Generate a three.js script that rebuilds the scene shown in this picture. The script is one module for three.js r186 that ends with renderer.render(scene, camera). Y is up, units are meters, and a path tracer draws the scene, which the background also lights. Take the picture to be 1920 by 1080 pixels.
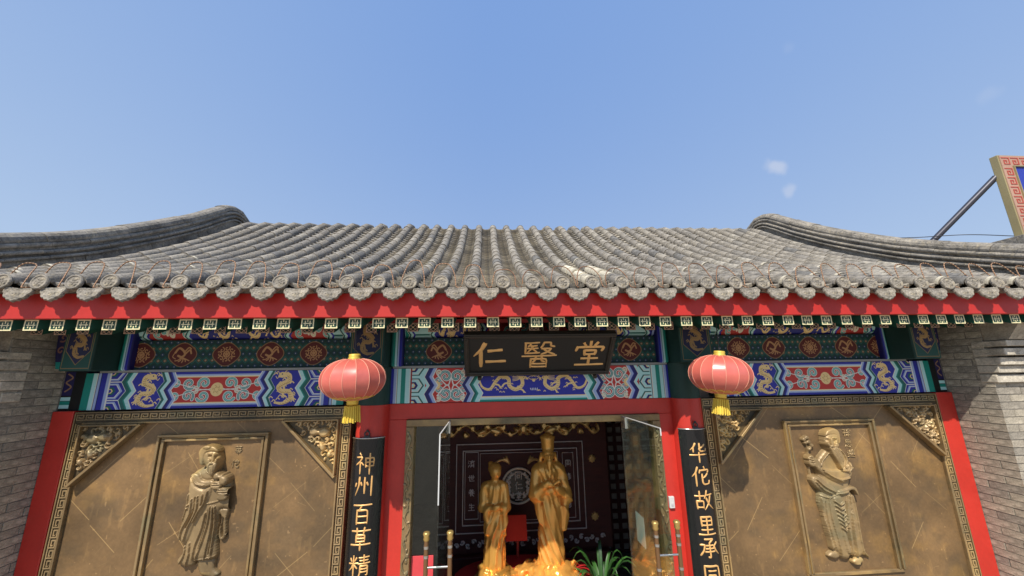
import * as THREE from 'three';
import { mergeGeometries } from 'three/addons/utils/BufferGeometryUtils.js';
import { RoundedBoxGeometry } from 'three/addons/geometries/RoundedBoxGeometry.js';

// ---------------------------------------------------------------- camera, sky, sun, exposure
const scene = new THREE.Scene();
const renderer = new THREE.WebGLRenderer({ antialias: true });
renderer.toneMapping = THREE.LinearToneMapping;
renderer.toneMappingExposure = 1.25;
renderer.shadowMap.enabled = true;
const FOCAL = 702.15, EYE = new THREE.Vector3(-0.2876, 2.8814, 3.8831), YAW = 0.0739, PITCH = 0.2214, ROLL = -0.0162;
const camera = new THREE.PerspectiveCamera(2 * Math.atan(540 / FOCAL) * 180 / Math.PI, 16 / 9, 0.05, 400);
const FWD = new THREE.Vector3(Math.sin(YAW) * Math.cos(PITCH), Math.sin(PITCH), -Math.cos(YAW) * Math.cos(PITCH));
const R0 = new THREE.Vector3(Math.cos(YAW), 0, Math.sin(YAW)), U0 = new THREE.Vector3().crossVectors(R0, FWD);
const RIGHT = R0.clone().multiplyScalar(Math.cos(ROLL)).addScaledVector(U0, Math.sin(ROLL));
const UP = U0.clone().multiplyScalar(Math.cos(ROLL)).addScaledVector(R0, -Math.sin(ROLL));
camera.position.copy(EYE);
camera.quaternion.setFromRotationMatrix(new THREE.Matrix4().makeBasis(RIGHT, UP, FWD.clone().negate()));
scene.add(camera);
// a pixel of the photograph meets the plane z (facade planes) at this point
function onZ(px, py, z) {
  const d = FWD.clone().addScaledVector(RIGHT, (px - 960) / FOCAL).addScaledVector(UP, (540 - py) / FOCAL);
  return EYE.clone().addScaledVector(d, (z - EYE.z) / d.z);
}

const SUN = new THREE.Vector3(-0.45, 1.29, 1).normalize();
const sun = new THREE.DirectionalLight(new THREE.Color().setRGB(1, 0.93, 0.82), 4.2);
sun.target.position.set(0.2, 2, -1); sun.position.copy(SUN).multiplyScalar(30).add(sun.target.position);
sun.castShadow = true; sun.shadow.mapSize.set(4096, 4096);
Object.assign(sun.shadow.camera, { left: -9, right: 9, top: 9, bottom: -9, near: 1, far: 60 });
scene.add(sun, sun.target);

// ---------------------------------------------------------------- seeded noise
function rng(seed) { let a = seed >>> 0; return () => { a = (a + 0x6D2B79F5) | 0; let t = Math.imul(a ^ (a >>> 15), 1 | a); t = (t + Math.imul(t ^ (t >>> 7), 61 | t)) ^ t; return ((t ^ (t >>> 14)) >>> 0) / 4294967296; }; }
const rnd = rng(7);
const jit = (a) => (rnd() * 2 - 1) * a;
function hash(x, y, s) { let h = Math.imul(x, 374761393) ^ Math.imul(y, 668265263) ^ Math.imul(s, 2147483647 - 1013); h = Math.imul(h ^ (h >>> 13), 1274126177); return ((h ^ (h >>> 16)) >>> 0) / 4294967296; }
function vnoise(x, y, p, s) {
  const xi = Math.floor(x), yi = Math.floor(y), fx = x - xi, fy = y - yi, u = fx * fx * (3 - 2 * fx), v = fy * fy * (3 - 2 * fy), m = (a) => ((a % p) + p) % p;
  const a = hash(m(xi), m(yi), s), b = hash(m(xi + 1), m(yi), s), c = hash(m(xi), m(yi + 1), s), d = hash(m(xi + 1), m(yi + 1), s);
  return a + (b - a) * u + (c - a) * v + (a - b - c + d) * u * v;
}
function fbm(x, y, p, s, o = 4) { let t = 0, a = 0.5, n = 0; for (let i = 0; i < o; i++) { t += a * vnoise(x, y, p, s + i); n += a; a *= 0.55; x *= 2; y *= 2; p *= 2; } return t / n; }

// the sky: clear blue air, whiter low down and towards the sun, three scraps of cloud
{
  const W = 2048, H = 1024, data = new Float32Array(W * H * 4), d = new THREE.Vector3();
  const clouds = [[1452, 312, 0.015, 0.36], [1481, 357, 0.010, 0.26], [1855, 177, 0.010, 0.08], [1478, 90, 0.008, 0.05]].map(([x, y, r, a]) => [FWD.clone().addScaledVector(RIGHT, (x - 960) / FOCAL).addScaledVector(UP, (540 - y) / FOCAL).normalize(), r, a]);
  const mixv = (a, b, t) => a + (b - a) * t;
  for (let j = 0; j < H; j++) for (let i = 0; i < W; i++) {
    const th = (j + 0.5) / H * Math.PI - Math.PI / 2, ph = ((i + 0.5) / W - 0.5) * 2 * Math.PI;
    d.set(Math.cos(th) * Math.cos(ph), Math.sin(th), Math.cos(th) * Math.sin(ph));
    const e = Math.max(0, d.y), k = Math.pow(1 - e, 2.6), hd = Math.max(0, d.x * SUN.x + d.y * SUN.y + d.z * SUN.z);
    const side = 0.20 * Math.pow(Math.abs(d.x), 1.5) + 0.14 * Math.max(0, -d.x);
    const t = Math.min(1, k * 0.98 + 0.05 + 0.22 * Math.pow(hd, 3) + side);
    let c = [mixv(0.19, 0.50, t) / 1.25, mixv(0.345, 0.64, t) / 1.25, mixv(0.71, 0.83, t) / 1.25];
    for (const [v, r, a] of clouds) {
      const q = Math.acos(Math.min(1, v.dot(d)));
      if (q < r * 2) { const n = fbm(i / 9 + 3, j / 9, 512, 40, 4), w = a * Math.min(1, Math.max(0, (1.25 - q / r + (n - 0.5) * 2.4) / 0.9)); c = c.map((x, m) => mixv(x, [0.64, 0.64, 0.67][m], w)); }
    }
    if (d.y < 0) { const g = Math.min(1, -d.y * 6); c = c.map((x, m) => mixv(x, [0.2, 0.19, 0.17][m], g)); }
    data.set([c[0], c[1], c[2], 1], (j * W + i) * 4);
  }
  const sky = new THREE.DataTexture(data, W, H, THREE.RGBAFormat, THREE.FloatType);
  sky.mapping = THREE.EquirectangularReflectionMapping; sky.magFilter = THREE.LinearFilter; sky.needsUpdate = true;
  scene.background = sky; scene.environment = sky;
}

// ---------------------------------------------------------------- textures and materials
// multiplier maps: fn(u, v in metres-like 0..1 tile) -> [r, g, b] linear
function dataTex(N, fn, rep = 1) {
  const a = new Uint8Array(N * N * 4);
  for (let j = 0; j < N; j++) for (let i = 0; i < N; i++) { const c = fn(i / N, j / N); for (let m = 0; m < 3; m++) a[(j * N + i) * 4 + m] = Math.max(0, Math.min(255, c[m] * 255)); a[(j * N + i) * 4 + 3] = 255; }
  const t = new THREE.DataTexture(a, N, N); t.wrapS = t.wrapT = THREE.RepeatWrapping; t.magFilter = THREE.LinearFilter; t.repeat.set(rep, rep); t.needsUpdate = true; return t;
}
const sm = (a, b, x) => { const t = Math.max(0, Math.min(1, (x - a) / (b - a))); return t * t * (3 - 2 * t); };
const clayTex = dataTex(512, (u, v) => {
  const n = fbm(u * 6, v * 6, 6, 1, 5), f = fbm(u * 48, v * 48, 48, 9, 3), l = sm(0.62, 0.72, fbm(u * 16, v * 16, 16, 21, 4)), k = sm(0.6, 0.75, fbm(u * 24, v * 24, 24, 31, 3));
  const b = 0.62 + (n - 0.5) * 0.9 + (f - 0.5) * 0.55;
  return [b * (1 + 0.22 * l - 0.32 * k), b * (1 + 0.18 * l - 0.3 * k) * 0.985, b * (1 + 0.06 * l - 0.24 * k) * 0.95];
}, 2);
const brickTex = dataTex(512, (u, v) => {
  const n = fbm(u * 5, v * 5, 5, 3, 4), f = fbm(u * 64, v * 64, 64, 13, 3), s = sm(0.6, 0.7, fbm(u * 14, v * 20, 20, 5, 4)), b = 0.72 + (n - 0.5) * 0.7 + (f - 0.5) * 0.45 + 0.18 * s;
  return [b, b * 0.985, b * 0.96];
}, 1.6);
const bronzeTex = dataTex(512, (u, v) => {
  const n = fbm(u * 3, v * 3, 3, 61, 5), f = fbm(u * 40, v * 40, 40, 67, 3), g = sm(0.55, 0.8, fbm(u * 5 + 7, v * 4, 20, 71, 4)), o = sm(0.52, 0.75, fbm(u * 4, v * 6, 12, 83, 4)), sc = 0.4 * sm(0.78, 0.86, fbm(u * 60, v * 24, 60, 91, 2));
  const b = 0.6 + (n - 0.5) * 0.75 + (f - 0.5) * 0.18;
  return [b * (1 + 0.42 * g - 0.28 * o) + 0.25 * sc, b * (0.98 + 0.36 * g - 0.16 * o) + 0.22 * sc, b * (0.96 + 0.12 * g - 0.1 * o) + 0.14 * sc];
}, 0.8);
const paintTex = dataTex(256, (u, v) => { const n = fbm(u * 4, v * 4, 4, 101, 4), f = fbm(u * 40, v * 40, 40, 103, 3), b = 0.9 + (n - 0.5) * 0.22 + (f - 0.5) * 0.1; return [b, b, b]; }, 1.3);
const woodTex = dataTex(256, (u, v) => { const n = fbm(u * 3, v * 30, 30, 111, 4), b = 0.75 + (n - 0.5) * 0.6; return [b, b, b]; }, 1.5);

function M(rgb, o = {}) {
  const Cl = o.physical ? THREE.MeshPhysicalMaterial : THREE.MeshStandardMaterial; delete o.physical;
  const m = new Cl({ roughness: 0.7, side: THREE.DoubleSide, ...o });
  if (typeof rgb === 'string') m.color.set(rgb); else m.color.setRGB(...rgb);
  return m;
}
const clayShades = [[0.385, 0.352, 0.305], [0.42, 0.382, 0.325], [0.355, 0.328, 0.29], [0.40, 0.362, 0.305], [0.31, 0.29, 0.26], [0.47, 0.43, 0.365], [0.51, 0.47, 0.40], [0.26, 0.25, 0.235]];
const clay = clayShades.map((c) => M(c, { map: clayTex, bumpMap: clayTex, bumpScale: 0.004, roughness: 0.95 }));
const clayVC = M([1, 1, 1], { vertexColors: true, map: clayTex, roughness: 0.95 });
const mortarCream = M([0.72, 0.66, 0.52], { map: brickTex, bumpMap: clayTex, bumpScale: 0.003, roughness: 0.95 });
const clayBed = M([0.30, 0.28, 0.25], { map: clayTex, roughness: 0.9 });
const brickMats = [[0.49, 0.44, 0.355], [0.55, 0.49, 0.395], [0.43, 0.39, 0.325], [0.60, 0.54, 0.43]].map((c) => M(c, { map: brickTex, bumpMap: brickTex, bumpScale: 0.003, roughness: 0.95 }));
const corbelMat = M([0.70, 0.64, 0.53], { map: brickTex, bumpMap: brickTex, bumpScale: 0.003, roughness: 0.95 });
const mortar = M([0.27, 0.25, 0.22], { map: brickTex, roughness: 1 });
const red = M([0.54, 0.026, 0.018], { map: paintTex, roughness: 0.5 });
const redWall = M([0.63, 0.042, 0.028], { map: paintTex, roughness: 0.42 });
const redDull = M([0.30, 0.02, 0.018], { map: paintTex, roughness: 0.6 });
const green = M([0.02, 0.11, 0.075], { map: paintTex, roughness: 0.55 });
const greenDark = M([0.012, 0.05, 0.04], { map: paintTex, roughness: 0.6 });
const bronze = M([0.47, 0.335, 0.17], { map: bronzeTex, bumpMap: bronzeTex, bumpScale: 0.002, roughness: 0.45, metalness: 0.2 });
const bronzeRim = M([0.50, 0.345, 0.17], { map: bronzeTex, roughness: 0.4, metalness: 0.3 });
const bronzeDark = M([0.16, 0.12, 0.065], { map: bronzeTex, roughness: 0.5, metalness: 0.3 });
const bronzeLight = M([0.66, 0.475, 0.25], { map: bronzeTex, roughness: 0.4, metalness: 0.3 });
const goldPaint = M([0.95, 0.55, 0.20], { map: paintTex, roughness: 0.38, metalness: 0.25 });
const goldStatue = M([0.93, 0.45, 0.10], { roughness: 0.27, metalness: 0.38 });
const lacquer = M([0.012, 0.012, 0.013], { roughness: 0.22, map: paintTex });
const plaqueBlack = M([0.016, 0.014, 0.013], { roughness: 0.45, map: paintTex });
const plaqueFrame = M([0.05, 0.04, 0.03], { roughness: 0.5, map: woodTex });
const rosewood = M([0.095, 0.018, 0.014], { roughness: 0.62, map: woodTex });
const silverLine = M([0.70, 0.62, 0.60], { roughness: 0.4, metalness: 0.2 });
const roomWall = M([0.30, 0.23, 0.18], { roughness: 0.8, map: paintTex });
const stoneFloor = M([0.20, 0.19, 0.18], { roughness: 0.55, map: brickTex });
const pavingMat = M([0.42, 0.36, 0.285], { roughness: 0.9, map: brickTex });
const glass = M([0.86, 0.93, 0.91], { physical: true, transmission: 1, thickness: 0, roughness: 0.02, ior: 1.5 });
const steel = M([0.6, 0.58, 0.55], { roughness: 0.25, metalness: 0.9 });
const brownTube = M([0.24, 0.13, 0.06], { roughness: 0.35, metalness: 0.5 });
const brass = M([0.62, 0.42, 0.14], { roughness: 0.35, metalness: 0.7 });
const whitePaint = M([0.62, 0.62, 0.60], { roughness: 0.5 });
const ironDark = M([0.05, 0.05, 0.055], { roughness: 0.5, metalness: 0.3 });

// ---------------------------------------------------------------- building helpers
const taken = new Map();
const numbered = (n) => { const k = taken.get(n) ?? 0; taken.set(n, k + 1); return k ? n + '_' + String(k).padStart(3, '0') : n; };
function triUV(g) {                       // uv in metres, by the axis each face points along
  if (!g.attributes.normal) g.computeVertexNormals();
  const p = g.attributes.position, n = g.attributes.normal, uv = new Float32Array(p.count * 2);
  for (let i = 0; i < p.count; i++) {
    const a = Math.abs(n.getX(i)), b = Math.abs(n.getY(i)), c = Math.abs(n.getZ(i)), x = p.getX(i), y = p.getY(i), z = p.getZ(i);
    if (a >= b && a >= c) uv.set([z + x * 0.3, y], i * 2); else if (b >= c) uv.set([x, z + y * 0.3], i * 2); else uv.set([x, y + z * 0.3], i * 2);
  }
  g.setAttribute('uv', new THREE.BufferAttribute(uv, 2)); return g;
}
function box(x0, x1, y0, y1, z0, z1) { const g = new THREE.BoxGeometry(x1 - x0, y1 - y0, z1 - z0); g.translate((x0 + x1) / 2, (y0 + y1) / 2, (z0 + z1) / 2); return triUV(g); }
function rbox(x0, x1, y0, y1, z0, z1, r = 0.01, s = 2) { const g = new RoundedBoxGeometry(x1 - x0, y1 - y0, z1 - z0, s, r); g.translate((x0 + x1) / 2, (y0 + y1) / 2, (z0 + z1) / 2); return triUV(g); }
function join(list) {
  const keep = list.map((g) => { const c = g.index ? g.toNonIndexed() : g; for (const k of Object.keys(c.attributes)) if (!['position', 'normal', 'uv', 'color'].includes(k)) c.deleteAttribute(k); return c; });
  return mergeGeometries(keep, false);
}
function mesh(name, g, m, parent = scene) {
  const geo = Array.isArray(g) ? join(g) : g, o = new THREE.Mesh(geo, m);
  o.name = parent === scene ? numbered(name) : name; o.castShadow = o.receiveShadow = true; parent.add(o); return o;
}
function tag(o, label, category, group) { o.userData.label = label; o.userData.category = category; if (group) o.userData.group = group; return o; }
function thing(name, label, category, [x, y, z] = [0, 0, 0], group) { const o = new THREE.Group(); o.name = numbered(name); o.position.set(x, y, z); scene.add(o); return tag(o, label, category, group); }
const V = (x, y, z) => new THREE.Vector3(x, y, z);
function tube(pts, r, seg = 24, rad = 8, closed = false) { return triUV(new THREE.TubeGeometry(new THREE.CatmullRomCurve3(pts, closed), seg, r, rad, closed)); }
function bar(a, b, r, rad = 12) { const d = b.clone().sub(a), g = new THREE.CylinderGeometry(r, r, d.length(), rad); g.applyQuaternion(new THREE.Quaternion().setFromUnitVectors(V(0, 1, 0), d.clone().normalize())); g.translate((a.x + b.x) / 2, (a.y + b.y) / 2, (a.z + b.z) / 2); return triUV(g); }
function geo(pos, idx, uv) {
  const g = new THREE.BufferGeometry(); g.setAttribute('position', new THREE.Float32BufferAttribute(pos, 3)); g.setIndex(idx);
  if (uv) g.setAttribute('uv', new THREE.Float32BufferAttribute(uv, 2)); g.computeVertexNormals(); return uv ? g : triUV(g);
}
function canvasTex(w, h, draw) {
  const c = document.createElement('canvas'); c.width = w; c.height = h; const x = c.getContext('2d'); draw(x, w, h);
  const t = new THREE.CanvasTexture(c); t.colorSpace = THREE.SRGBColorSpace; t.anisotropy = 8; return t;
}
const painted = (t, o = {}) => new THREE.MeshStandardMaterial({ map: t, roughness: 0.6, side: THREE.DoubleSide, ...o });
// a flat face at z with the picture's u across and v up
function face(x0, x1, y0, y1, z) { return geo([x0, y0, z, x1, y0, z, x1, y1, z, x0, y1, z], [0, 1, 2, 0, 2, 3], [0, 0, 1, 0, 1, 1, 0, 1]); }

// relief: layers of filled outlines, each rounded off towards its edge, meshed as a raised surface
function relief(x0, x1, y0, y1, cell, layers, blur = 1) {
  const nx = Math.ceil((x1 - x0) / cell) + 1, ny = Math.ceil((y1 - y0) / cell) + 1, c = document.createElement('canvas'); c.width = nx; c.height = ny;
  const k = c.getContext('2d', { willReadFrequently: true }); let Hh = new Float32Array(nx * ny);
  for (const L of layers) {
    k.setTransform(1, 0, 0, 1, 0, 0); k.clearRect(0, 0, nx, ny); k.setTransform(1 / cell, 0, 0, -1 / cell, -x0 / cell, y1 / cell);
    k.fillStyle = k.strokeStyle = '#fff'; k.lineCap = k.lineJoin = 'round'; L.draw(k);
    const a = k.getImageData(0, 0, nx, ny).data, d = new Float32Array(nx * ny);
    for (let i = 0; i < nx * ny; i++) d[i] = a[i * 4 + 3] > 120 ? 1e6 : 0;
    for (let y = 0; y < ny; y++) for (let x = 0; x < nx; x++) { const i = y * nx + x; if (!d[i]) continue; let m = d[i]; if (x) m = Math.min(m, d[i - 1] + 1); if (y) { m = Math.min(m, d[i - nx] + 1); if (x) m = Math.min(m, d[i - nx - 1] + 1.414); if (x < nx - 1) m = Math.min(m, d[i - nx + 1] + 1.414); } d[i] = m; }
    for (let y = ny - 1; y >= 0; y--) for (let x = nx - 1; x >= 0; x--) { const i = y * nx + x; if (!d[i]) continue; let m = d[i]; if (x < nx - 1) m = Math.min(m, d[i + 1] + 1); if (y < ny - 1) { m = Math.min(m, d[i + nx] + 1); if (x) m = Math.min(m, d[i + nx - 1] + 1.414); if (x < nx - 1) m = Math.min(m, d[i + nx + 1] + 1.414); } d[i] = m; }
    for (let i = 0; i < nx * ny; i++) if (d[i]) {
      const t = Math.min(1, d[i] * cell / L.r), p = Math.sqrt(1 - (1 - t) * (1 - t)) * L.h;
      if (L.mode === 'add') { if (Hh[i] > 0) Hh[i] = Math.max(0.0015, Hh[i] + p); } else if (L.mode === 'over') Hh[i] = (L.base || 0) + p; else Hh[i] = Math.max(Hh[i], (L.base || 0) + p);
    }
  }
  for (let b = 0; b < blur; b++) { const n = Hh.slice(); for (let y = 1; y < ny - 1; y++) for (let x = 1; x < nx - 1; x++) { const i = y * nx + x; if (Hh[i] > 0) n[i] = (Hh[i] * 4 + (Hh[i - 1] + Hh[i + 1] + Hh[i - nx] + Hh[i + nx])) / 8; } Hh = n; }
  const id = new Int32Array(nx * ny).fill(-1), pos = [], uv = [], ix = [];
  const at = (x, y) => { const i = y * nx + x; if (id[i] < 0) { id[i] = pos.length / 3; const X = x0 + x * cell, Y = y1 - y * cell; pos.push(X, Y, Hh[i]); uv.push(X, Y); } return id[i]; };
  for (let y = 0; y < ny - 1; y++) for (let x = 0; x < nx - 1; x++) { const i = y * nx + x; if (Hh[i] > 0 || Hh[i + 1] > 0 || Hh[i + nx] > 0 || Hh[i + nx + 1] > 0) { const a = at(x, y), b = at(x + 1, y), e = at(x, y + 1), f = at(x + 1, y + 1); ix.push(a, e, b, b, e, f); } }
  return geo(pos, ix, uv);
}
function smooth(k, pts, close = true) {   // a closed curve through points
  const n = pts.length, P = (i) => close ? pts[((i % n) + n) % n] : pts[Math.max(0, Math.min(n - 1, i))];
  k.moveTo(...P(0));
  for (let i = 0; i < (close ? n : n - 1); i++) { const a = P(i - 1), b = P(i), c = P(i + 1), d = P(i + 2); k.bezierCurveTo(b[0] + (c[0] - a[0]) / 6, b[1] + (c[1] - a[1]) / 6, c[0] - (d[0] - b[0]) / 6, c[1] - (d[1] - b[1]) / 6, c[0], c[1]); }
}
const blob = (pts) => (k) => { k.beginPath(); smooth(k, pts); k.fill(); };
const line = (w, ...ls) => (k) => { k.lineWidth = w; for (const l of ls) { k.beginPath(); smooth(k, l, false); k.stroke(); } };
const oval = (x, y, rx, ry, a = 0) => (k) => { k.beginPath(); k.ellipse(x, y, rx, ry, a, 0, 7); k.fill(); };
const all = (...f) => (k) => f.forEach((g) => g(k));
const spiral = (x, y, r, a0, turns, dir = 1) => { const o = []; for (let i = 0; i <= 14; i++) { const t = i / 14, a = a0 + dir * t * turns * 6.283, q = r * (1 - 0.82 * t); o.push([x + Math.cos(a) * q, y + Math.sin(a) * q]); } return o; };

// ---------------------------------------------------------------- brush-written characters, 0..100 boxes, y down
const HAN = {
  ren: '38,8 28,30 8,52|26,34 26,92|48,36 84,32|42,76 94,74',
  yi: '10,10 48,8|12,10 12,46|12,46 50,44|26,14 20,22|22,20 42,19|17,29 45,28|31,20 29,30 18,41|31,30 42,41|62,8 58,20 54,26|62,8 80,8 80,20 90,22|56,30 84,29 72,42 56,50|62,32 74,42 92,50|4,57 97,54|28,66 28,97|28,67 72,66 72,97|42,57 40,72 34,79|58,57 58,74 66,77|30,84 70,84|28,95 72,95',
  tang: '50,4 50,20|30,10 36,20|70,8 62,20|14,24 10,38|14,26 90,24 84,38|34,38 36,54|34,38 68,37 65,52|36,52 65,51|28,68 74,67|50,56 50,90|12,92 92,90',
  shen: '22,4 30,12|8,22 38,20 24,42 6,56|26,42 26,96|32,46 42,56|52,24 54,66|52,26 92,24 90,62|54,44 90,43|54,62 90,61|72,4 72,98',
  zhou: '12,38 8,52|28,10 26,50 10,92|36,34 40,46|54,12 54,82|64,34 70,46|86,8 86,94',
  bai: '8,14 92,12|48,14 38,34|26,36 26,94|26,36 76,34 76,94|28,62 74,61|28,90 74,89',
  cao: '8,20 92,18|32,6 34,30|68,4 64,30|30,36 30,66|30,37 70,36 70,66|32,50 68,50|32,64 68,63|6,78 94,76|50,66 50,99',
  jing: '10,20 16,32|40,16 32,30|4,42 46,39|25,8 25,94|24,44 16,60 4,72|28,46 42,60|52,18 94,16|56,30 90,29|48,43 98,41|73,6 73,42|57,52 57,80 52,96|57,53 90,51 90,92 82,90|58,65 88,64|58,77 88,76',
  hua: '34,6 24,24 8,38|22,26 22,48|86,14 68,26 50,34|56,6 56,40 62,46 92,44 93,34|4,64 96,61|50,50 50,98',
  tuo: '32,6 22,32 4,52|22,34 22,96|66,4 70,14|44,20 40,34|44,22 94,20 88,34|84,40 68,54 52,60|54,40 54,80 62,90 90,88 94,74',
  gu: '6,32 50,30|28,8 28,54|12,54 14,90|12,56 46,54 44,88|14,84 44,83|66,6 60,26 50,42|60,28 96,25|86,28 76,62 50,94|60,40 74,70 98,94',
  li: '22,10 24,52|22,12 78,10 76,50|24,30 76,29|24,49 76,48|50,10 50,90|22,70 78,69|8,92 94,90',
  cheng: '28,8 72,6 52,22|50,22 52,90 40,86|34,36 68,34|32,50 70,48|28,64 74,62|6,34 28,32 20,60 4,80|90,24 74,38|72,36 82,58 98,76',
  tong: '14,10 14,96|14,12 86,10 86,92 76,88|32,32 68,31|32,50 34,76|32,51 68,50 66,74|34,73 66,72',
  huat: '10,14 90,12|34,4 34,24|66,4 66,24|16,34 84,33|8,56 92,54|32,28 32,62|68,28 68,62|18,74 82,73|50,24 50,99',
  sun: '8,14 40,12 26,28|26,28 28,90 18,84|4,52 46,46|90,6 56,14|72,16 56,32 80,32|80,32 54,52 92,50|72,52 72,90|58,66 50,82|84,64 94,80',
  si: '24,8 24,46|24,9 76,8 76,46|50,8 50,46|24,27 76,27|24,45 76,45|14,66 8,86|30,62 34,88 66,90 70,78|50,58 56,72|76,60 90,78',
  miao: '50,10 34,20|54,22 34,34|50,32 52,60 44,64|50,44 34,54|66,14 66,38|66,15 92,14 92,38|68,26 90,26|68,37 90,37|78,4 72,14|72,40 60,66|84,40 84,62 98,62|12,10 18,18|8,34 20,34 14,56 20,74|6,84 30,76 96,88',
  ji: '10,8 18,16|4,32 14,40|6,90 22,60|60,2 64,10|34,16 96,14|60,20 52,44|44,22 40,48|80,20 84,46|52,30 70,28|46,54 40,94|84,52 84,96|46,64 84,63|46,78 84,77',
  shi: '6,36 94,32|26,10 26,86|26,86 90,84|50,8 50,60|74,6 74,60|50,60 74,60',
  yang: '34,4 40,12|66,4 60,12|20,16 80,15|26,28 74,27|10,40 90,39|50,16 50,40|44,42 8,64|54,42 92,64|36,58 36,94 48,88|36,58 66,57 66,74|36,74 66,74|56,78 84,94',
  sheng: '30,8 14,36|24,28 88,26|18,56 82,54|50,6 50,92|6,92 94,90',
  xiu: '24,6 4,42|18,34 18,94|32,26 32,74|62,6 44,36|54,18 90,16 50,48|58,26 96,48|80,46 58,60|86,58 54,76|92,70 50,98',
  de: '28,6 8,28|30,28 6,54|20,46 20,96|40,16 96,14|68,4 66,24|44,28 44,46|44,29 92,28 92,46|60,29 60,45|76,29 76,45|44,45 92,45|40,56 96,55|46,68 38,88|56,66 58,92 82,92 84,82|68,62 72,74|88,66 96,82',
};
// raised strokes with a ridge along the middle; size = height of the box in metres; bend(x, y, z) may wrap them
function brush(key, cx, cy, size, w, h, z = 0, bend = null, squeeze = 1) {
  const pos = [], ix = [], r2 = rng(key.length * 97 + key.charCodeAt(0));
  for (const st of HAN[key].split('|')) {
    const raw = st.split(' ').map((q) => q.split(',').map(Number)), P = [];
    for (let i = 0; i < raw.length - 1; i++) { const n = 5; for (let j = 0; j < n + (i === raw.length - 2 ? 1 : 0); j++) { const t = j / n; P.push([raw[i][0] + (raw[i + 1][0] - raw[i][0]) * t, raw[i][1] + (raw[i + 1][1] - raw[i][1]) * t]); } }
    for (let q = 0; q < 1; q++) for (let i = 1; i < P.length - 1; i++) { P[i] = [(P[i - 1][0] + 2 * P[i][0] + P[i + 1][0]) / 4, (P[i - 1][1] + 2 * P[i][1] + P[i + 1][1]) / 4]; }
    const horiz = Math.abs(raw[0][1] - raw[raw.length - 1][1]) < 12, fall = raw.length > 1 && raw[raw.length - 1][1] - raw[0][1] > 18 && Math.abs(raw[raw.length - 1][0] - raw[0][0]) > 10;
    const lift = (r2() - 0.5) * 0.0008;
    P.forEach((p, i) => {
      const a = P[Math.max(0, i - 1)], b = P[Math.min(P.length - 1, i + 1)], dx = b[0] - a[0], dy = b[1] - a[1], L = Math.hypot(dx, dy) || 1, t = i / (P.length - 1);
      let ww = w * (horiz ? 0.72 + 0.5 * Math.pow(Math.abs(2 * t - 1), 2) : 1.08 - 0.12 * Math.sin(t * 3.1));
      if (fall) ww *= 1.15 - 0.75 * t * t; if (i === 0) ww *= 0.75; if (i === P.length - 1) ww *= 0.62;
      const nx = -dy / L * ww / 2, ny = dx / L * ww / 2, e = i === 0 ? -1 : i === P.length - 1 ? 1 : 0, ex = dx / L * w * 0.28 * e, ey = dy / L * w * 0.28 * e;
      const put = (x, y, zz) => { let q = [cx + (x - 50) / 100 * size * squeeze, cy - (y - 50) / 100 * size, z + zz + lift]; if (bend) q = bend(...q); pos.push(...q); };
      put(p[0] + nx + ex, p[1] + ny + ey, 0.0006); put(p[0] + ex, p[1] + ey, h * (e ? 0.6 : 1)); put(p[0] - nx + ex, p[1] - ny + ey, 0.0006);
    });
    const b0 = pos.length / 3 - P.length * 3;
    for (let i = 0; i < P.length - 1; i++) for (let s = 0; s < 2; s++) { const a = b0 + i * 3 + s; ix.push(a, a + 3, a + 1, a + 1, a + 3, a + 4); }
  }
  const g = geo(pos, ix); return triUV(g);
}

// ================================================================ the setting
{
  const g = mesh('ground', box(-120, 120, -0.55, -0.45, -120, 120), pavingMat); g.userData.kind = 'structure'; g.userData.label = 'pale stone paving of the forecourt';
}

// ================================================================ the building
const house = thing('shop_building', 'grey tiled building with red eaves, painted beams and open glass doors', 'building');
const XL = -4.21, XR = 4.75;                       // inner faces of the two brick end walls
mesh('plinth', [box(-5.2, 5.7, -0.45, -0.02, -6.1, 0.62), box(-1.3, 1.7, -0.45, -0.3, 0.62, 1.3)], stoneFloor, house);
mesh('floor', box(XL, XR, -0.02, 0, -5.6, 0.0), stoneFloor, house);
mesh('ceiling', box(XL, XR, 3.02, 3.08, -5.6, -0.25), roomWall, house);
mesh('wall', box(-4.85, 5.35, 0, 3.5, -5.9, -5.6), roomWall, house);

// ---- roof curve: centre line of the tile rows, (z, y)
const RC = new THREE.CatmullRomCurve3([[0.875, 3.61], [0.37, 3.81], [-0.21, 4.05], [-0.65, 4.27], [-1.3, 4.635], [-1.9, 5.01], [-2.36, 5.33], [-2.60, 5.475], [-2.82, 5.535], [-3.04, 5.475], [-3.28, 5.33], [-3.74, 5.01]].map(([z, y]) => V(0, y, z)));
RC.arcLengthDivisions = 400; const RLEN = RC.getLength();
const roofAt = (s) => { const u = Math.min(1, Math.max(0, s / RLEN)); return [RC.getPointAt(u), RC.getTangentAt(u)]; };
const roofFrame = (s) => { const [p, t] = roofAt(s); return { p, t, n: V(0, -t.z, t.y).normalize().multiplyScalar(t.z < 0 ? 1 : -1) }; };
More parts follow.
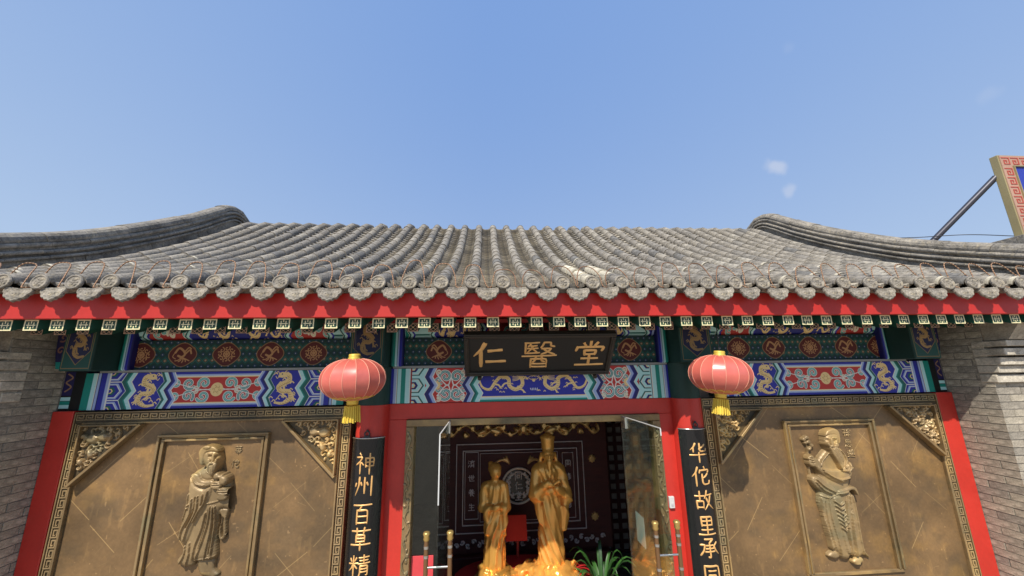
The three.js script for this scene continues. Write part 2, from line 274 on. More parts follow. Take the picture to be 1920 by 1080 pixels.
// n points out of the roof: rotate the tangent (which climbs inwards, -z) to face up and out
function roofPt(x, s, h) { const { p, t } = roofFrame(s); const n = V(0, -t.z, t.y); return V(x, p.y + n.y * h, p.z + n.z * h); }
const X0 = -4.80, X1 = 5.21;
function ribbon(xa, xb, sa, sb, h0, h1, steps, at = roofPt) {        // a slab that follows the roof curve between two depths
  const pos = [], ix = [];
  for (let i = 0; i <= steps; i++) { const s = sa + (sb - sa) * i / steps; for (const [x, h] of [[xa, h1], [xb, h1], [xb, h0], [xa, h0]]) { const q = at(x, s, h); pos.push(q.x, q.y, q.z); } }
  for (let i = 0; i < steps; i++) for (let k = 0; k < 4; k++) { const a = i * 4 + k, b = i * 4 + (k + 1) % 4; ix.push(a, a + 4, b, b, a + 4, b + 4); }
  ix.push(0, 1, 2, 0, 2, 3); const e = steps * 4; ix.push(e, e + 2, e + 1, e, e + 3, e + 2);
  const g = geo(pos, ix).toNonIndexed(); g.computeVertexNormals(); return triUV(g);
}
const roof = mesh('roof', ribbon(X0, X1, 0.03, RLEN, -0.12, -0.055, 40), clayBed, house);
mesh('sheathing', ribbon(X0 + 0.02, X1 - 0.02, 0.1, 1.5, -0.135, -0.1205, 10), redDull, house);
{ // the far slope and the gable walls close the volume
  const e = roofAt(RLEN)[0];
  const back = [V(0, e.y - 0.08, e.z), V(0, 4.6, -4.4), V(0, 4.2, -5.2), V(0, 3.55, -6.5)], pos = [], ix = [];
  back.forEach((q, i) => { pos.push(X0, q.y, q.z, X1, q.y, q.z, X1, q.y - 0.09, q.z, X0, q.y - 0.09, q.z); if (i) for (let k = 0; k < 4; k++) { const a = (i - 1) * 4 + k, b = (i - 1) * 4 + (k + 1) % 4; ix.push(a, a + 4, b, b, a + 4, b + 4); } });
  mesh('rear_roof', geo(pos, ix), clayBed, house);
  const sh = new THREE.Shape(); sh.moveTo(0, 0); sh.lineTo(-5.9, 0); sh.lineTo(-5.9, 3.6); sh.lineTo(-5.2, 4.0); sh.lineTo(-4.4, 4.4); sh.lineTo(e.z, e.y - 0.18);
  for (let i = 0; i <= 20; i++) { const q = roofPt(0, RLEN * (1 - i / 20) + 0.35 * i / 20, -0.14); if (q.z < 0.02) sh.lineTo(q.z, q.y); }
  sh.lineTo(0, 3.6); sh.closePath();
  for (const [a, b] of [[-4.78, XL - 0.001], [XR + 0.001, 5.2]]) { const g = new THREE.ExtrudeGeometry(sh, { depth: b - a, bevelEnabled: false }); g.rotateY(-Math.PI / 2); g.translate(b, 0, 0); mesh('gable_wall', triUV(g), mortar, house); }
}

// ---- tiles
const ROW0 = -3.892, PITCHX = 0.25, NR = 38, rowX = (i) => ROW0 + PITCHX * (i - 2), TL = 0.245;
function barrelGeo(len, r0, r1) {                     // half round tile, open end low; the low end a little wider than the next tile's head
  const pos = [], ix = [], n = 10, sect = [[0, r0, 0.0], [0.02, r0 * 1.0, 0], [len, r1, -0.004]];
  for (const [s, r, d] of sect) for (let i = 0; i <= n; i++) { const a = -0.22 + (Math.PI + 0.44) * i / n; pos.push(Math.cos(a) * r, Math.sin(a) * r + d, -s); }
  for (let q = 0; q < 2; q++) for (let i = 0; i < n; i++) { const a = q * (n + 1) + i; ix.push(a, a + 1, a + n + 1, a + 1, a + n + 2, a + n + 1); }
  const b = pos.length / 3; for (let i = 0; i <= n; i++) { const a = -0.22 + (Math.PI + 0.44) * i / n; pos.push(Math.cos(a) * r0, Math.sin(a) * r0, 0, Math.cos(a) * r1 * 0.93, Math.sin(a) * r1 * 0.93 - 0.004, 0); }
  for (let i = 0; i < n; i++) { const a = b + i * 2; ix.push(a, a + 1, a + 2, a + 2, a + 1, a + 3); }
  return geo(pos, ix);
}
const barrels = [0, 1, 2].map((k) => { const g = barrelGeo(TL, 0.0575 + k * 0.0006, 0.0525); const uv = g.attributes.uv; for (let i = 0; i < uv.count; i++) uv.setXY(i, uv.getX(i) + k * 0.37, uv.getY(i) * 1 + k * 0.21); return g; });
function placeOn(o, x, s, h = 0) { const { p, t } = roofFrame(s); const q = roofPt(x, s, h); o.position.copy(q); o.rotation.x = Math.atan2(-t.y, -t.z) * -1 * 1; return o; }
const NT = Math.floor(RLEN / TL) - 1, far = [];
for (let i = 0; i < NR; i++) {
  const xr = rowX(i), dx = jit(0.006), rowTone = Math.floor(rnd() * 4);
  for (let k = 0; k < NT; k++) {
    const s = 0.005 + k * TL, mid = roofFrame(s + TL / 2), ang = Math.atan2(mid.t.y, -mid.t.z), cream = (i === 20 || i === 21) && k >= (i === 20 ? 0 : 1) && k < 4;
    const m = cream ? mortarCream : rnd() < 0.05 ? clay[7] : rnd() < 0.14 ? clay[5 + Math.floor(rnd() * 2)] : clay[rnd() < 0.72 ? rowTone : Math.floor(rnd() * 4)];
    const start = roofPt(xr + dx + jit(0.003), s, jit(0.003));
    const o = new THREE.Object3D(); o.position.copy(start); o.rotation.set(ang, jit(0.02), jit(0.03));
    if (k < 7 && i > -1) {
      const b = mesh('barrel_tile', barrels[Math.floor(rnd() * 3)], m, roof); b.position.copy(o.position); b.rotation.copy(o.rotation);
      if (!cream && rnd() < 0.1) { const c = barrelGeo(0.035, 0.0605, 0.0595); const ring = mesh('mortar_band', c, mortarCream, roof); ring.position.copy(o.position); ring.rotation.copy(o.rotation); }
    } else {
      o.updateMatrix(); const g = barrels[Math.floor(rnd() * 3)].clone().toNonIndexed(); g.applyMatrix4(o.matrix);
      const c = clayShades[rnd() < 0.04 ? 7 : rnd() < 0.14 ? 5 : rnd() < 0.72 ? rowTone : Math.floor(rnd() * 4)], q = 0.95 + rnd() * 0.1, col = new Float32Array(g.attributes.position.count * 3); for (let j = 0; j < col.length; j += 3) col.set([c[0] * q, c[1] * q, c[2] * q], j);
      g.setAttribute('color', new THREE.BufferAttribute(col, 3)); far.push(g);
    }
  }
}
mesh('upper_barrel_tiles', far, clayVC, roof).userData.kind = 'stuff';
{ // pan tiles in the valleys, each with its sagging lip
  const pans = [], n = 6, EX = 0.112;
  const one = (() => { const pos = [], ix = []; for (const [s, h] of [[0, -0.018], [0, 0.016], [EX * 1.25, -0.018]]) for (let i = 0; i <= n; i++) { const u = i / n * 2 - 1; pos.push(u * 0.098, h + 0.042 * u * u - 0.045, -s); } for (let q = 0; q < 2; q++) for (let i = 0; i < n; i++) { const a = q * (n + 1) + i; ix.push(a, a + 1, a + n + 1, a + 1, a + n + 2, a + n + 1); } const g = geo(pos, ix).toNonIndexed(); g.computeVertexNormals(); return triUV(g); })();
  for (let i = 0; i < NR - 1; i++) { const x = rowX(i) + PITCHX / 2; for (let k = 0; k * EX < RLEN - 0.2; k++) {
    const s = 0.03 + k * EX, f = roofFrame(s + 0.05), o = new THREE.Object3D(); o.position.copy(roofPt(x + jit(0.004), s, jit(0.003))); o.rotation.set(Math.atan2(f.t.y, -f.t.z), jit(0.03), jit(0.03)); o.updateMatrix();
    const g = one.clone().applyMatrix4(o.matrix), c = clayShades[Math.floor(rnd() * 7)], q = 0.95 + rnd() * 0.3, col = new Float32Array(g.attributes.position.count * 3); for (let j = 0; j < col.length; j += 3) col.set([c[0] * q, c[1] * q, c[2] * q], j);
    g.setAttribute('color', new THREE.BufferAttribute(col, 3)); pans.push(g);
  } }
  mesh('pan_tiles', pans, clayVC, roof).userData.kind = 'stuff';
}
// end discs and drip tiles
const discRelief = [5, 6, 7].map((sd) => {
  const q = rng(sd), sp = []; for (let i = 0; i < 6; i++) { const a = i / 6 * 6.283 + q() * 0.5, r = 0.026; sp.push(spiral(Math.cos(a) * r, Math.sin(a) * r, 0.009, q() * 6, 0.8, q() < 0.5 ? 1 : -1)); }
  return relief(-0.062, 0.062, -0.062, 0.062, 0.0026, [
    { draw: oval(0, 0, 0.060, 0.060), h: 0.010, r: 0.006 },
    { draw: oval(0, 0, 0.047, 0.047), h: 0.0001, r: 0.02, base: 0.0035, mode: 'over' },
    { draw: line(0.006, ...sp, [[-0.012, 0], [0.012, 0]], [[0, -0.014], [0, 0.014]]), h: 0.0045, r: 0.003, mode: 'add' }]);
});
const discBack = (() => { const g = new THREE.CylinderGeometry(0.0595, 0.0575, 0.016, 24); g.rotateX(Math.PI / 2); g.translate(0, 0, -0.0075); return triUV(g); })();
const dripOutline = [[-0.097, 0.026], [-0.102, 0.004], [-0.096, -0.012], [-0.084, -0.016], [-0.08, -0.032], [-0.066, -0.044], [-0.052, -0.043], [-0.04, -0.056], [-0.02, -0.056], [0, -0.067], [0.02, -0.056], [0.04, -0.056], [0.052, -0.043], [0.066, -0.044], [0.08, -0.032], [0.084, -0.016], [0.096, -0.012], [0.102, 0.004], [0.097, 0.026], [0.06, 0.019], [0.02, 0.013], [0, 0.012], [-0.02, 0.013], [-0.06, 0.019]].map(([x, y]) => [x * 0.95, y * 1.28]);
const poly = (pts) => (k) => { k.beginPath(); pts.forEach((p, i) => i ? k.lineTo(...p) : k.moveTo(...p)); k.closePath(); k.fill(); };
const dripRelief = [1, 2].map((sd) => { const q = rng(sd * 31), sp = []; for (let i = 0; i < 7; i++) sp.push(spiral(-0.066 + i * 0.022, -0.006 - 0.016 * (1 - Math.abs(i - 3) / 3), 0.011, q() * 6, 0.9, i % 2 ? 1 : -1)); return relief(-0.11, 0.11, -0.095, 0.05, 0.003, [{ draw: poly(dripOutline), h: 0.011, r: 0.005 }, { draw: poly(dripOutline.map(([x, y]) => [x * 0.86, y * 0.8 - 0.003])), h: 0.0001, r: 0.02, base: 0.006, mode: 'over' }, { draw: line(0.005, ...sp), h: 0.004, r: 0.0025, mode: 'add' }]); });
const dripBody = (() => { const s = new THREE.Shape(dripOutline.map((p) => new THREE.Vector2(...p))); const g = new THREE.ExtrudeGeometry(s, { depth: 0.012, bevelEnabled: false }); g.translate(0, 0, -0.013); return triUV(g); })();
const dripPan = (() => { const pos = [], ix = [], n = 8; for (const [z, d] of [[0, 0], [-0.16, 0.0]]) for (const t of [0, 0.012]) for (let i = 0; i <= n; i++) { const u = i / n * 2 - 1; pos.push(u * 0.093, 0.016 + 0.017 * u * u + d + t, z); } const R = n + 1; for (let i = 0; i < n; i++) { ix.push(R + i, R + i + 1, 3 * R + i, R + i + 1, 3 * R + i + 1, 3 * R + i, i, i + 1, R + i, i + 1, R + i + 1, R + i, i, 2 * R + i, i + 1, i + 1, 2 * R + i, 2 * R + i + 1); } return geo(pos, ix); })();
for (let i = 0; i < NR; i++) {
  const f = roofFrame(0), m = clay[[0, 1, 3, 1, 0, 3][i % 6]], d = mesh('tile_end', join([discRelief[i % 3].clone(), discBack.clone()]), m, roof);
  d.position.copy(roofPt(rowX(i) + jit(0.005), 0.0, jit(0.004))).addScaledVector(f.t, -0.022); d.rotation.set(-0.17 + jit(0.05), jit(0.07), jit(0.5));
  if (i < NR - 1) { const q = mesh('drip_tile', join([dripRelief[i % 2].clone(), dripBody.clone(), dripPan.clone()]), clay[[1, 0, 3, 5, 0, 1, 3][i % 7]], roof); q.position.set(rowX(i) + 0.125 + jit(0.006), 3.529 + jit(0.006), 0.896 + jit(0.006)); q.rotation.set(-0.24 + jit(0.06), jit(0.08), jit(0.05)); }
}

// ---- gable ridges: courses of shaped bricks running down both roof edges
// the ridges roll over the top more tightly than the tiles do
const RR = new THREE.CatmullRomCurve3([[0.875, 3.61], [0.37, 3.81], [-0.21, 4.05], [-0.65, 4.27], [-1.3, 4.635], [-1.9, 5.01], [-2.30, 5.29], [-2.50, 5.41], [-2.64, 5.42], [-2.74, 5.33], [-2.79, 5.15], [-2.81, 4.9]].map(([z, y]) => V(0, y, z)));
RR.arcLengthDivisions = 400; const RIDGE = RR.getLength();
function ridgePt(x, s, h) { const u = Math.min(1, Math.max(0, s / RIDGE)), p = RR.getPointAt(u), t = RR.getTangentAt(u); return V(x, p.y - t.z * h, p.z + t.y * h); }
function ridgePiece(prof, sa, sb, xc, sgn) {
  const pos = [], ix = [], n = prof.length, st = 6;
  for (let i = 0; i <= st; i++) { const s = sa + (sb - sa) * i / st; for (const [w, h] of prof) { const q = ridgePt(xc + sgn * w, s, h); pos.push(q.x, q.y, q.z); } }
  for (let i = 0; i < st; i++) for (let k = 0; k < n; k++) { const a = i * n + k, b = i * n + (k + 1) % n; ix.push(a, b, a + n, b, b + n, a + n); }
  for (let k = 1; k < n - 1; k++) { ix.push(0, k, k + 1); const e = st * n; ix.push(e, e + k + 1, e + k); }
  const g = geo(pos, ix).toNonIndexed(); g.computeVertexNormals(); return triUV(g);
}
const half = (w, h0, h1) => [[w, h0], [w, h1], [-w, h1], [-w, h0]];
const roll = (w, h0, h1) => { const o = []; for (let i = 0; i <= 6; i++) { const a = -Math.PI / 2 + Math.PI * i / 6; o.push([w - (h1 - h0) / 2 + Math.cos(a) * (h1 - h0) / 2, (h0 + h1) / 2 + Math.sin(a) * (h1 - h0) / 2]); } return [...o, [-w, h1], [-w, h0]]; };
const capP = [[0.10, 0.262], [0.105, 0.285], [0.098, 0.315], [0.075, 0.340], [0.035, 0.352], [-0.035, 0.352], [-0.075, 0.340], [-0.105, 0.31], [-0.105, 0.262]];
const courses = [[half(0.085, -0.06, 0.085), 0.42], [roll(0.118, 0.087, 0.122), 0.36], [half(0.076, 0.122, 0.142), 0.5], [roll(0.122, 0.143, 0.182), 0.34], [half(0.078, 0.182, 0.206), 0.5], [roll(0.112, 0.207, 0.258), 0.38], [capP, 0.46]];
for (const [xc, sg] of [[-4.68, 1], [5.09, -1]]) {
  const r = mesh('gable_ridge', ribbon(xc - 0.07, xc + 0.07, 0.06, RIDGE - 0.06, -0.06, 0.25, 60, ridgePt), clayBed, house);
  courses.forEach(([prof, len], c) => { for (let s = 0.05 - (c % 2) * len / 2; s < RIDGE - 0.1; s += len) { const a = Math.max(0.04, s), b = Math.min(RIDGE - 0.06, s + len - 0.004); if (b - a < 0.05) continue; const j = jit(0.004), e = jit(0.0025), lean = c === 6 ? jit(0.006) : e; mesh('ridge_brick', ridgePiece(prof.map(([w, h]) => [w + j, h + lean]), a, b, xc, sg), sg > 0 ? clay[[2, 4, 0, 2][Math.floor(rnd() * 4)]] : clay[[0, 3, 1, 2][Math.floor(rnd() * 4)]], r); } });
}

// ---- eaves: fascia, rafters
mesh('fascia_board', rbox(X0 - 0.3, X1 + 0.25, 3.334, 3.53, 0.76, 0.815, 0.004), red, house);
mesh('upper_fascia', box(X0 - 0.3, X1 + 0.25, 3.53, 3.585, 0.70, 0.79), clayBed, house);
const fretTex = canvasTex(160, 128, (k, w, h) => {
  k.fillStyle = '#163f2c'; k.fillRect(0, 0, w, h); k.strokeStyle = '#e9dfae'; k.lineWidth = 15; k.strokeRect(7, 7, w - 14, h - 14); k.lineWidth = 12;
  k.beginPath(); k.moveTo(50, 30); k.lineTo(50, 98); k.moveTo(110, 30); k.lineTo(110, 98); k.moveTo(50, 64); k.lineTo(110, 64); k.moveTo(80, 14); k.lineTo(80, 44); k.moveTo(80, 84); k.lineTo(80, 114); k.moveTo(28, 64); k.lineTo(50, 64); k.moveTo(110, 64); k.lineTo(132, 64); k.stroke();
});
const fretMat = painted(fretTex, { roughness: 0.5 });
const latticeTex = canvasTex(128, 128, (k, w, h) => {
  k.fillStyle = '#0f2a22'; k.fillRect(0, 0, w, h); k.strokeStyle = '#cfa690'; k.lineWidth = 9; k.strokeRect(5, 5, w - 10, h - 10); k.lineWidth = 7;
  k.beginPath(); k.moveTo(8, 8); k.lineTo(120, 120); k.moveTo(120, 8); k.lineTo(8, 120); k.moveTo(64, 8); k.lineTo(120, 64); k.lineTo(64, 120); k.lineTo(8, 64); k.closePath(); k.stroke(); k.fillStyle = '#e3cf9a'; k.beginPath(); k.arc(64, 64, 9, 0, 7); k.fill();
});
const latticeMat = painted(latticeTex, { roughness: 0.6 });
function rafterGeo(w, h, len, sl) { const g = new THREE.BoxGeometry(w, h, len); g.translate(0, 0, -len / 2); const p = g.attributes.position; for (let i = 0; i < p.count; i++) p.setY(i, p.getY(i) - p.getZ(i) * sl); g.computeVertexNormals(); return triUV(g); }
const fly = rafterGeo(0.100, 0.083, 0.95, 0.36), low = rafterGeo(0.094, 0.08, 0.75, 0.40), flyEnd = face(-0.0495, 0.0495, -0.041, 0.041, 0.0035), lowEnd = face(-0.0465, 0.0465, -0.0395, 0.0395, 0.0035);
for (let i = -4; i < 49; i++) {
  const x = -3.947 + i * 0.1862, a = mesh('flying_rafter', fly, green, house); a.position.set(x + jit(0.003), 3.2915 + jit(0.002), 0.766 + jit(0.004)); mesh('rafter_end', flyEnd, fretMat, a);
  if (x > -4.2 && x < 4.74) { const b = mesh('eave_rafter', low, green, house); b.position.set(x + 0.022 + jit(0.003), 3.296 + jit(0.003), 0.40 + jit(0.003)); mesh('rafter_end', lowEnd, latticeMat, b); }
}
mesh('inner_fascia', box(XL, XR, 3.337, 3.372, 0.37, 0.395), redDull, house);

// ---- painted beams
const CB = { blue: '#22289a', navy: '#141862', pale: '#9fb2da', teal: '#12897a', tealD: '#0f5f58', mint: '#b4e2e0', white: '#e2e2d8', red: '#bf2f26', gold: '#e8c888', goldD: '#b98f4e', dark: '#11211f' };
function curl(k, x, y, r, a, dir, inner) { const p = spiral(x, y, r, a, 1.15, dir); for (const [c, w] of [[CB.white, r * 0.56], [inner, r * 0.3], [CB.mint, r * 0.09]]) { k.strokeStyle = c; k.lineWidth = w; k.beginPath(); smooth(k, p, false); k.stroke(); } }
function scrolls(k, x0, x1, h, centre) {              // red ground with curling clouds
  const cx = (x0 + x1) / 2, w = (x1 - x0) / 2; k.lineCap = k.lineJoin = 'round';
  for (const sx of [-1, 1]) for (const sy of [-1, 1]) {
    const put = (fx, fy, r, a, c) => curl(k, cx + sx * w * fx, h / 2 + sy * h * fy, r, sx > 0 ? a : Math.PI - a, sx * sy, c);
    if (centre) { put(0.27, 0.26, h * 0.24, 0.5, CB.teal); put(0.58, 0.25, h * 0.24, 2.5, CB.tealD); put(0.86, 0.24, h * 0.20, 0.2, CB.teal); put(0.42, 0.05, h * 0.1, 0.2, CB.gold); }
    else { put(0.36, 0.25, h * 0.19, 0.4, CB.tealD); put(0.80, 0.14, h * 0.12, 2.2, CB.tealD); put(0.80, 0.38, h * 0.08, 1, CB.gold); }
  }
  k.strokeStyle = CB.white; k.lineWidth = h * 0.035; for (const sy of [-1, 1]) { k.beginPath(); smooth(k, [[cx - w * 0.9, h / 2 + sy * h * 0.30], [cx - w * 0.45, h / 2 + sy * h * 0.06], [cx - w * 0.18, h / 2], [cx, h / 2 + sy * h * 0.2], [cx + w * 0.18, h / 2], [cx + w * 0.45, h / 2 + sy * h * 0.06], [cx + w * 0.9, h / 2 + sy * h * 0.30]], false); k.stroke(); }
  k.fillStyle = CB.gold; if (centre) { k.beginPath(); k.ellipse(cx, h / 2, h * 0.25, h * 0.28, 0, 0, 7); k.fill(); k.strokeStyle = CB.goldD; k.lineWidth = h * 0.018; for (let i = 0; i < 6; i++) { const a = i / 6 * 6.283; k.beginPath(); smooth(k, spiral(cx + Math.cos(a) * h * 0.11, h / 2 + Math.sin(a) * h * 0.11, h * 0.06, a, 0.8), false); k.stroke(); } }
}
function dragon(k, cx, cy, w, h, flip, seed, run = false) {
  const q = rng(seed); k.save(); k.translate(cx, cy); k.scale(flip ? -1 : 1, 1); k.lineCap = k.lineJoin = 'round'; k.strokeStyle = k.fillStyle = CB.gold;
  const B = run ? [[-0.48, -0.25], [-0.40, 0.2], [-0.27, 0.30], [-0.16, -0.05], [-0.05, -0.30], [0.08, -0.18], [0.10, 0.15], [0.22, 0.32], [0.34, 0.1], [0.33, -0.22]] : [[0.30, 0.40], [0.02, 0.42], [-0.22, 0.30], [-0.16, 0.10], [0.12, 0.08], [0.22, -0.04], [0.05, -0.14], [-0.12, -0.20], [-0.10, -0.36], [0.10, -0.38]];
  const P = B.map(([x, y]) => [x * w, y * h]), body = h * (run ? 0.16 : 0.125);
  const stroke = (pts, lw) => { k.lineWidth = lw; k.beginPath(); smooth(k, pts, false); k.stroke(); };
  const cv = new THREE.CatmullRomCurve3(P.map(([x, y]) => V(x, y, 0)));
  for (let i = 0; i < 60; i++) { const a = cv.getPoint(i / 60), b = cv.getPoint((i + 1) / 60), t = i / 60; k.lineWidth = body * (0.35 + 0.75 * Math.sin(Math.min(1, t * 1.5 + 0.12) * 1.57)); k.beginPath(); k.moveTo(a.x, a.y); k.lineTo(b.x, b.y); k.stroke(); }
  for (const t of [0.3, 0.48, 0.62, 0.8]) { const a = cv.getPoint(t), s = q() < 0.5 ? -1 : 1, ex = a.x + s * w * 0.12, ey = a.y + h * (0.1 + 0.06 * q()); stroke([[a.x, a.y], [a.x + s * w * 0.08, a.y + h * 0.03], [ex, ey]], body * 0.5); for (let c = -1; c <= 1; c++) stroke([[ex, ey], [ex + c * h * 0.05 + s * h * 0.03, ey + h * 0.05]], body * 0.24); }
  const hd = cv.getPoint(1); k.beginPath(); k.ellipse(hd.x + w * 0.03, hd.y, h * 0.10, h * 0.085, 0, 0, 7); k.fill(); k.beginPath(); k.ellipse(hd.x + w * 0.10, hd.y + h * 0.03, h * 0.065, h * 0.045, 0.2, 0, 7); k.fill();
  for (let i = 0; i < 5; i++) stroke([[hd.x, hd.y], [hd.x - w * 0.08, hd.y - h * (0.10 - i * 0.05)], [hd.x - w * 0.17, hd.y - h * (0.14 - i * 0.07)]], body * 0.2);
  for (const s of [-1, 1]) stroke([[hd.x + w * 0.12, hd.y], [hd.x + w * 0.2, hd.y + s * h * 0.1], [hd.x + w * 0.26, hd.y + s * h * 0.04]], body * 0.16);
  for (let i = 0; i < 24; i++) { const x = (q() - 0.5) * w * 0.95, y = (q() - 0.5) * h * 0.9; stroke([[x, y], [x + h * 0.05, y - h * 0.04], [x + h * 0.09, y + h * 0.01]], body * 0.22); }
  k.strokeStyle = CB.goldD; k.lineWidth = body * 0.1; for (let i = 6; i < 56; i += 2) { const a = cv.getPoint(i / 60); k.beginPath(); k.arc(a.x, a.y, body * 0.3, 0.4, 2.6); k.stroke(); }
  k.fillStyle = CB.navy; k.beginPath(); k.arc(hd.x + w * 0.04, hd.y - h * 0.02, h * 0.018, 0, 7); k.fill();
  k.restore();
}
const zig = (x, h, d) => [[x + d * 0.6, -4], [x - d, h * 0.25], [x + d, h * 0.5], [x - d, h * 0.75], [x + d * 0.6, h + 4]];
function band(k, x, h, list, d, sign) { let o = 0; k.lineJoin = 'miter'; k.lineCap = 'butt'; for (const [c, w] of list) { k.strokeStyle = c; k.lineWidth = w + 1.5; k.beginPath(); zig(x + sign * (o + w / 2), h, d).forEach((p, i) => i ? k.lineTo(...p) : k.moveTo(...p)); k.stroke(); o += w; } return o; }
function hexes(k, x, w, h, sign, c1, c2, c3) {         // half hexagons stacked against the end stripes
  for (const cy of [0, 0.5, 1]) [[c1, 1], [CB.white, 0.86], [c2, 0.78], [c3, 0.5], [CB.gold, 0.3], [c2, 0.2]].forEach(([c, s]) => { const hh = h * 0.21 * s, ww = w * s; k.fillStyle = c; k.beginPath(); k.moveTo(x, h * cy - hh); k.lineTo(x + sign * ww * 0.6, h * cy - hh); k.lineTo(x + sign * ww, h * cy); k.lineTo(x + sign * ww * 0.6, h * cy + hh); k.lineTo(x, h * cy + hh); k.fill(); });
}
function stripes(k, x, h, list, sign) { let o = 0; for (const [c, w] of list) { k.fillStyle = c; k.fillRect(sign > 0 ? x + o : x - o - w, 0, w + 0.8, h); o += w; } return o; }
function beamTex(W, kind) {                            // W x 335 millimetres
  const H = 335, sc = 2048 / W; CB.gold = '#f0d090';
  return canvasTex(2048, Math.round(H * sc), (k) => {
    k.scale(sc, sc);
    const side = kind === 'side', mid = W / 2;
    k.fillStyle = side ? CB.blue : CB.red; k.fillRect(0, 0, W, H);
    if (side) {
      k.fillStyle = CB.blue; k.fillRect(0, 0, W, H);
      // centre cartouche
      const c0 = 765, c1 = W - 765;
      k.fillStyle = CB.red; k.fillRect(c0 - 40, 52, c1 - c0 + 80, H - 104); k.save(); k.beginPath(); k.rect(c0 - 40, 52, c1 - c0 + 80, H - 104); k.clip(); k.translate(0, 52); scrolls(k, c0 - 20, c1 + 20, H - 104, true); k.restore();
      for (const [y, hh, c] of [[0, 22, CB.blue], [22, 14, CB.pale], [36, 9, CB.white], [45, 7, CB.gold]]) { k.fillStyle = c; k.fillRect(c0 - 60, y, c1 - c0 + 120, hh + 0.6); k.fillRect(c0 - 60, H - y - hh, c1 - c0 + 120, hh + 0.6); }
    } else {
      const c0 = 840, c1 = W - 840; k.fillStyle = CB.blue; k.fillRect(c0 - 30, 0, c1 - c0 + 60, H);
      dragon(k, mid - (c1 - c0) * 0.25, H * 0.46, (c1 - c0) * 0.45, H * 0.62, false, 5, true); dragon(k, mid + (c1 - c0) * 0.25, H * 0.46, (c1 - c0) * 0.45, H * 0.62, true, 6, true);
      k.fillStyle = CB.gold; k.beginPath(); k.arc(mid, H * 0.40, 16, 0, 7); k.fill(); k.fillStyle = CB.white; for (let i = -2; i <= 2; i++) { k.beginPath(); k.ellipse(mid + i * 16, H * 0.66, 4, 14, i * 0.2, 0, 7); k.fill(); }
      for (const [y, hh, c] of [[0, 20, CB.teal], [20, 16, CB.mint], [36, 10, CB.white], [46, 6, CB.gold]]) { k.fillStyle = c; k.fillRect(c0 - 40, y, c1 - c0 + 80, hh + 0.6); k.fillRect(c0 - 40, H - y - hh, c1 - c0 + 80, hh + 0.6); }
    }
    for (const s of [1, -1]) {
      const X = (v) => s > 0 ? v : W - v;
      if (side) {
        // dragon field
        const f0 = X(430), f1 = X(720); k.fillStyle = CB.blue; k.fillRect(Math.min(f0, f1), 0, 290, H); dragon(k, X(558), H * 0.5, 262, H * 1.0, s < 0, 21);
        k.fillStyle = CB.blue; k.fillRect(Math.min(X(225), X(345)), 0, 120, H); k.fillStyle = CB.white; k.fillRect(Math.min(X(225), X(345)), H * 0.235, 120, H * 0.03); k.fillRect(Math.min(X(225), X(345)), H * 0.735, 120, H * 0.03);
        hexes(k, X(225), 118, H, s, CB.pale, CB.blue, CB.tealD);
        band(k, X(345), H, [[CB.white, 8], [CB.tealD, 34], [CB.teal, 14], [CB.mint, 30], [CB.white, 8]], 26 * s, s);
        band(k, X(672), H, [[CB.white, 5], [CB.tealD, 24], [CB.mint, 28], [CB.white, 6], [CB.navy, 24], [CB.blue, 14], [CB.pale, 20], [CB.white, 7]], -26 * s, s);
        stripes(k, X(0), H, [[CB.teal, 66], [CB.mint, 34], [CB.white, 8], [CB.dark, 4], [CB.pale, 22], [CB.navy, 8], [CB.blue, 44], [CB.pale, 24], [CB.white, 14]], s);
      } else {
        k.fillStyle = CB.red; k.fillRect(Math.min(X(430), X(790)), 0, 360, H); k.save(); k.beginPath(); k.rect(Math.min(X(430), X(790)), 0, 360, H); k.clip(); scrolls(k, Math.min(X(430), X(790)) + 30, Math.max(X(430), X(790)) - 30, H, false); k.fillStyle = CB.gold; k.beginPath(); k.ellipse(X(470), H / 2, 36, 40, 0, 0, 7); k.fill(); k.restore();
        k.fillStyle = CB.mint; k.fillRect(Math.min(X(225), X(345)), 0, 130, H); hexes(k, X(225), 120, H, s, CB.tealD, CB.mint, CB.navy);
        band(k, X(345), H, [[CB.mint, 26], [CB.white, 8], [CB.navy, 34], [CB.blue, 10], [CB.pale, 26], [CB.white, 8]], 26 * s, s);
        band(k, X(740), H, [[CB.white, 6], [CB.navy, 34], [CB.pale, 32], [CB.white, 8], [CB.tealD, 22], [CB.teal, 18], [CB.mint, 36], [CB.white, 8]], -26 * s, s);
        stripes(k, X(0), H, [[CB.blue, 48], [CB.pale, 26], [CB.white, 8], [CB.dark, 3], [CB.mint, 34], [CB.teal, 42], [CB.mint, 40], [CB.white, 10], [CB.dark, 5]], s);
      }
    }
    // hairline wear and brush grain
    const q = rng(9); k.globalAlpha = 0.10; for (let i = 0; i < 900; i++) { k.fillStyle = q() < 0.5 ? '#000' : '#fff'; k.fillRect(q() * W, q() * H, 2 + q() * 26, 1 + q() * 2); } k.globalAlpha = 1;
  });
}
const BB = 2.60, BT = 2.935;
const bays = [[-4.02, -1.655, 'side'], [-1.235, 1.645, 'mid'], [2.115, 4.595, 'side']];
for (const [a, b, kind] of bays) { const m = mesh('lower_beam', [rbox(a, b, BB, BT, -0.2, -0.002, 0.012)], greenDark, house); mesh('painted_face', face(a + 0.001, b - 0.001, BB + 0.002, BT - 0.002, 0.0015), painted(beamTex((b - a) * 1000, kind), { roughness: 0.5 }), m); }
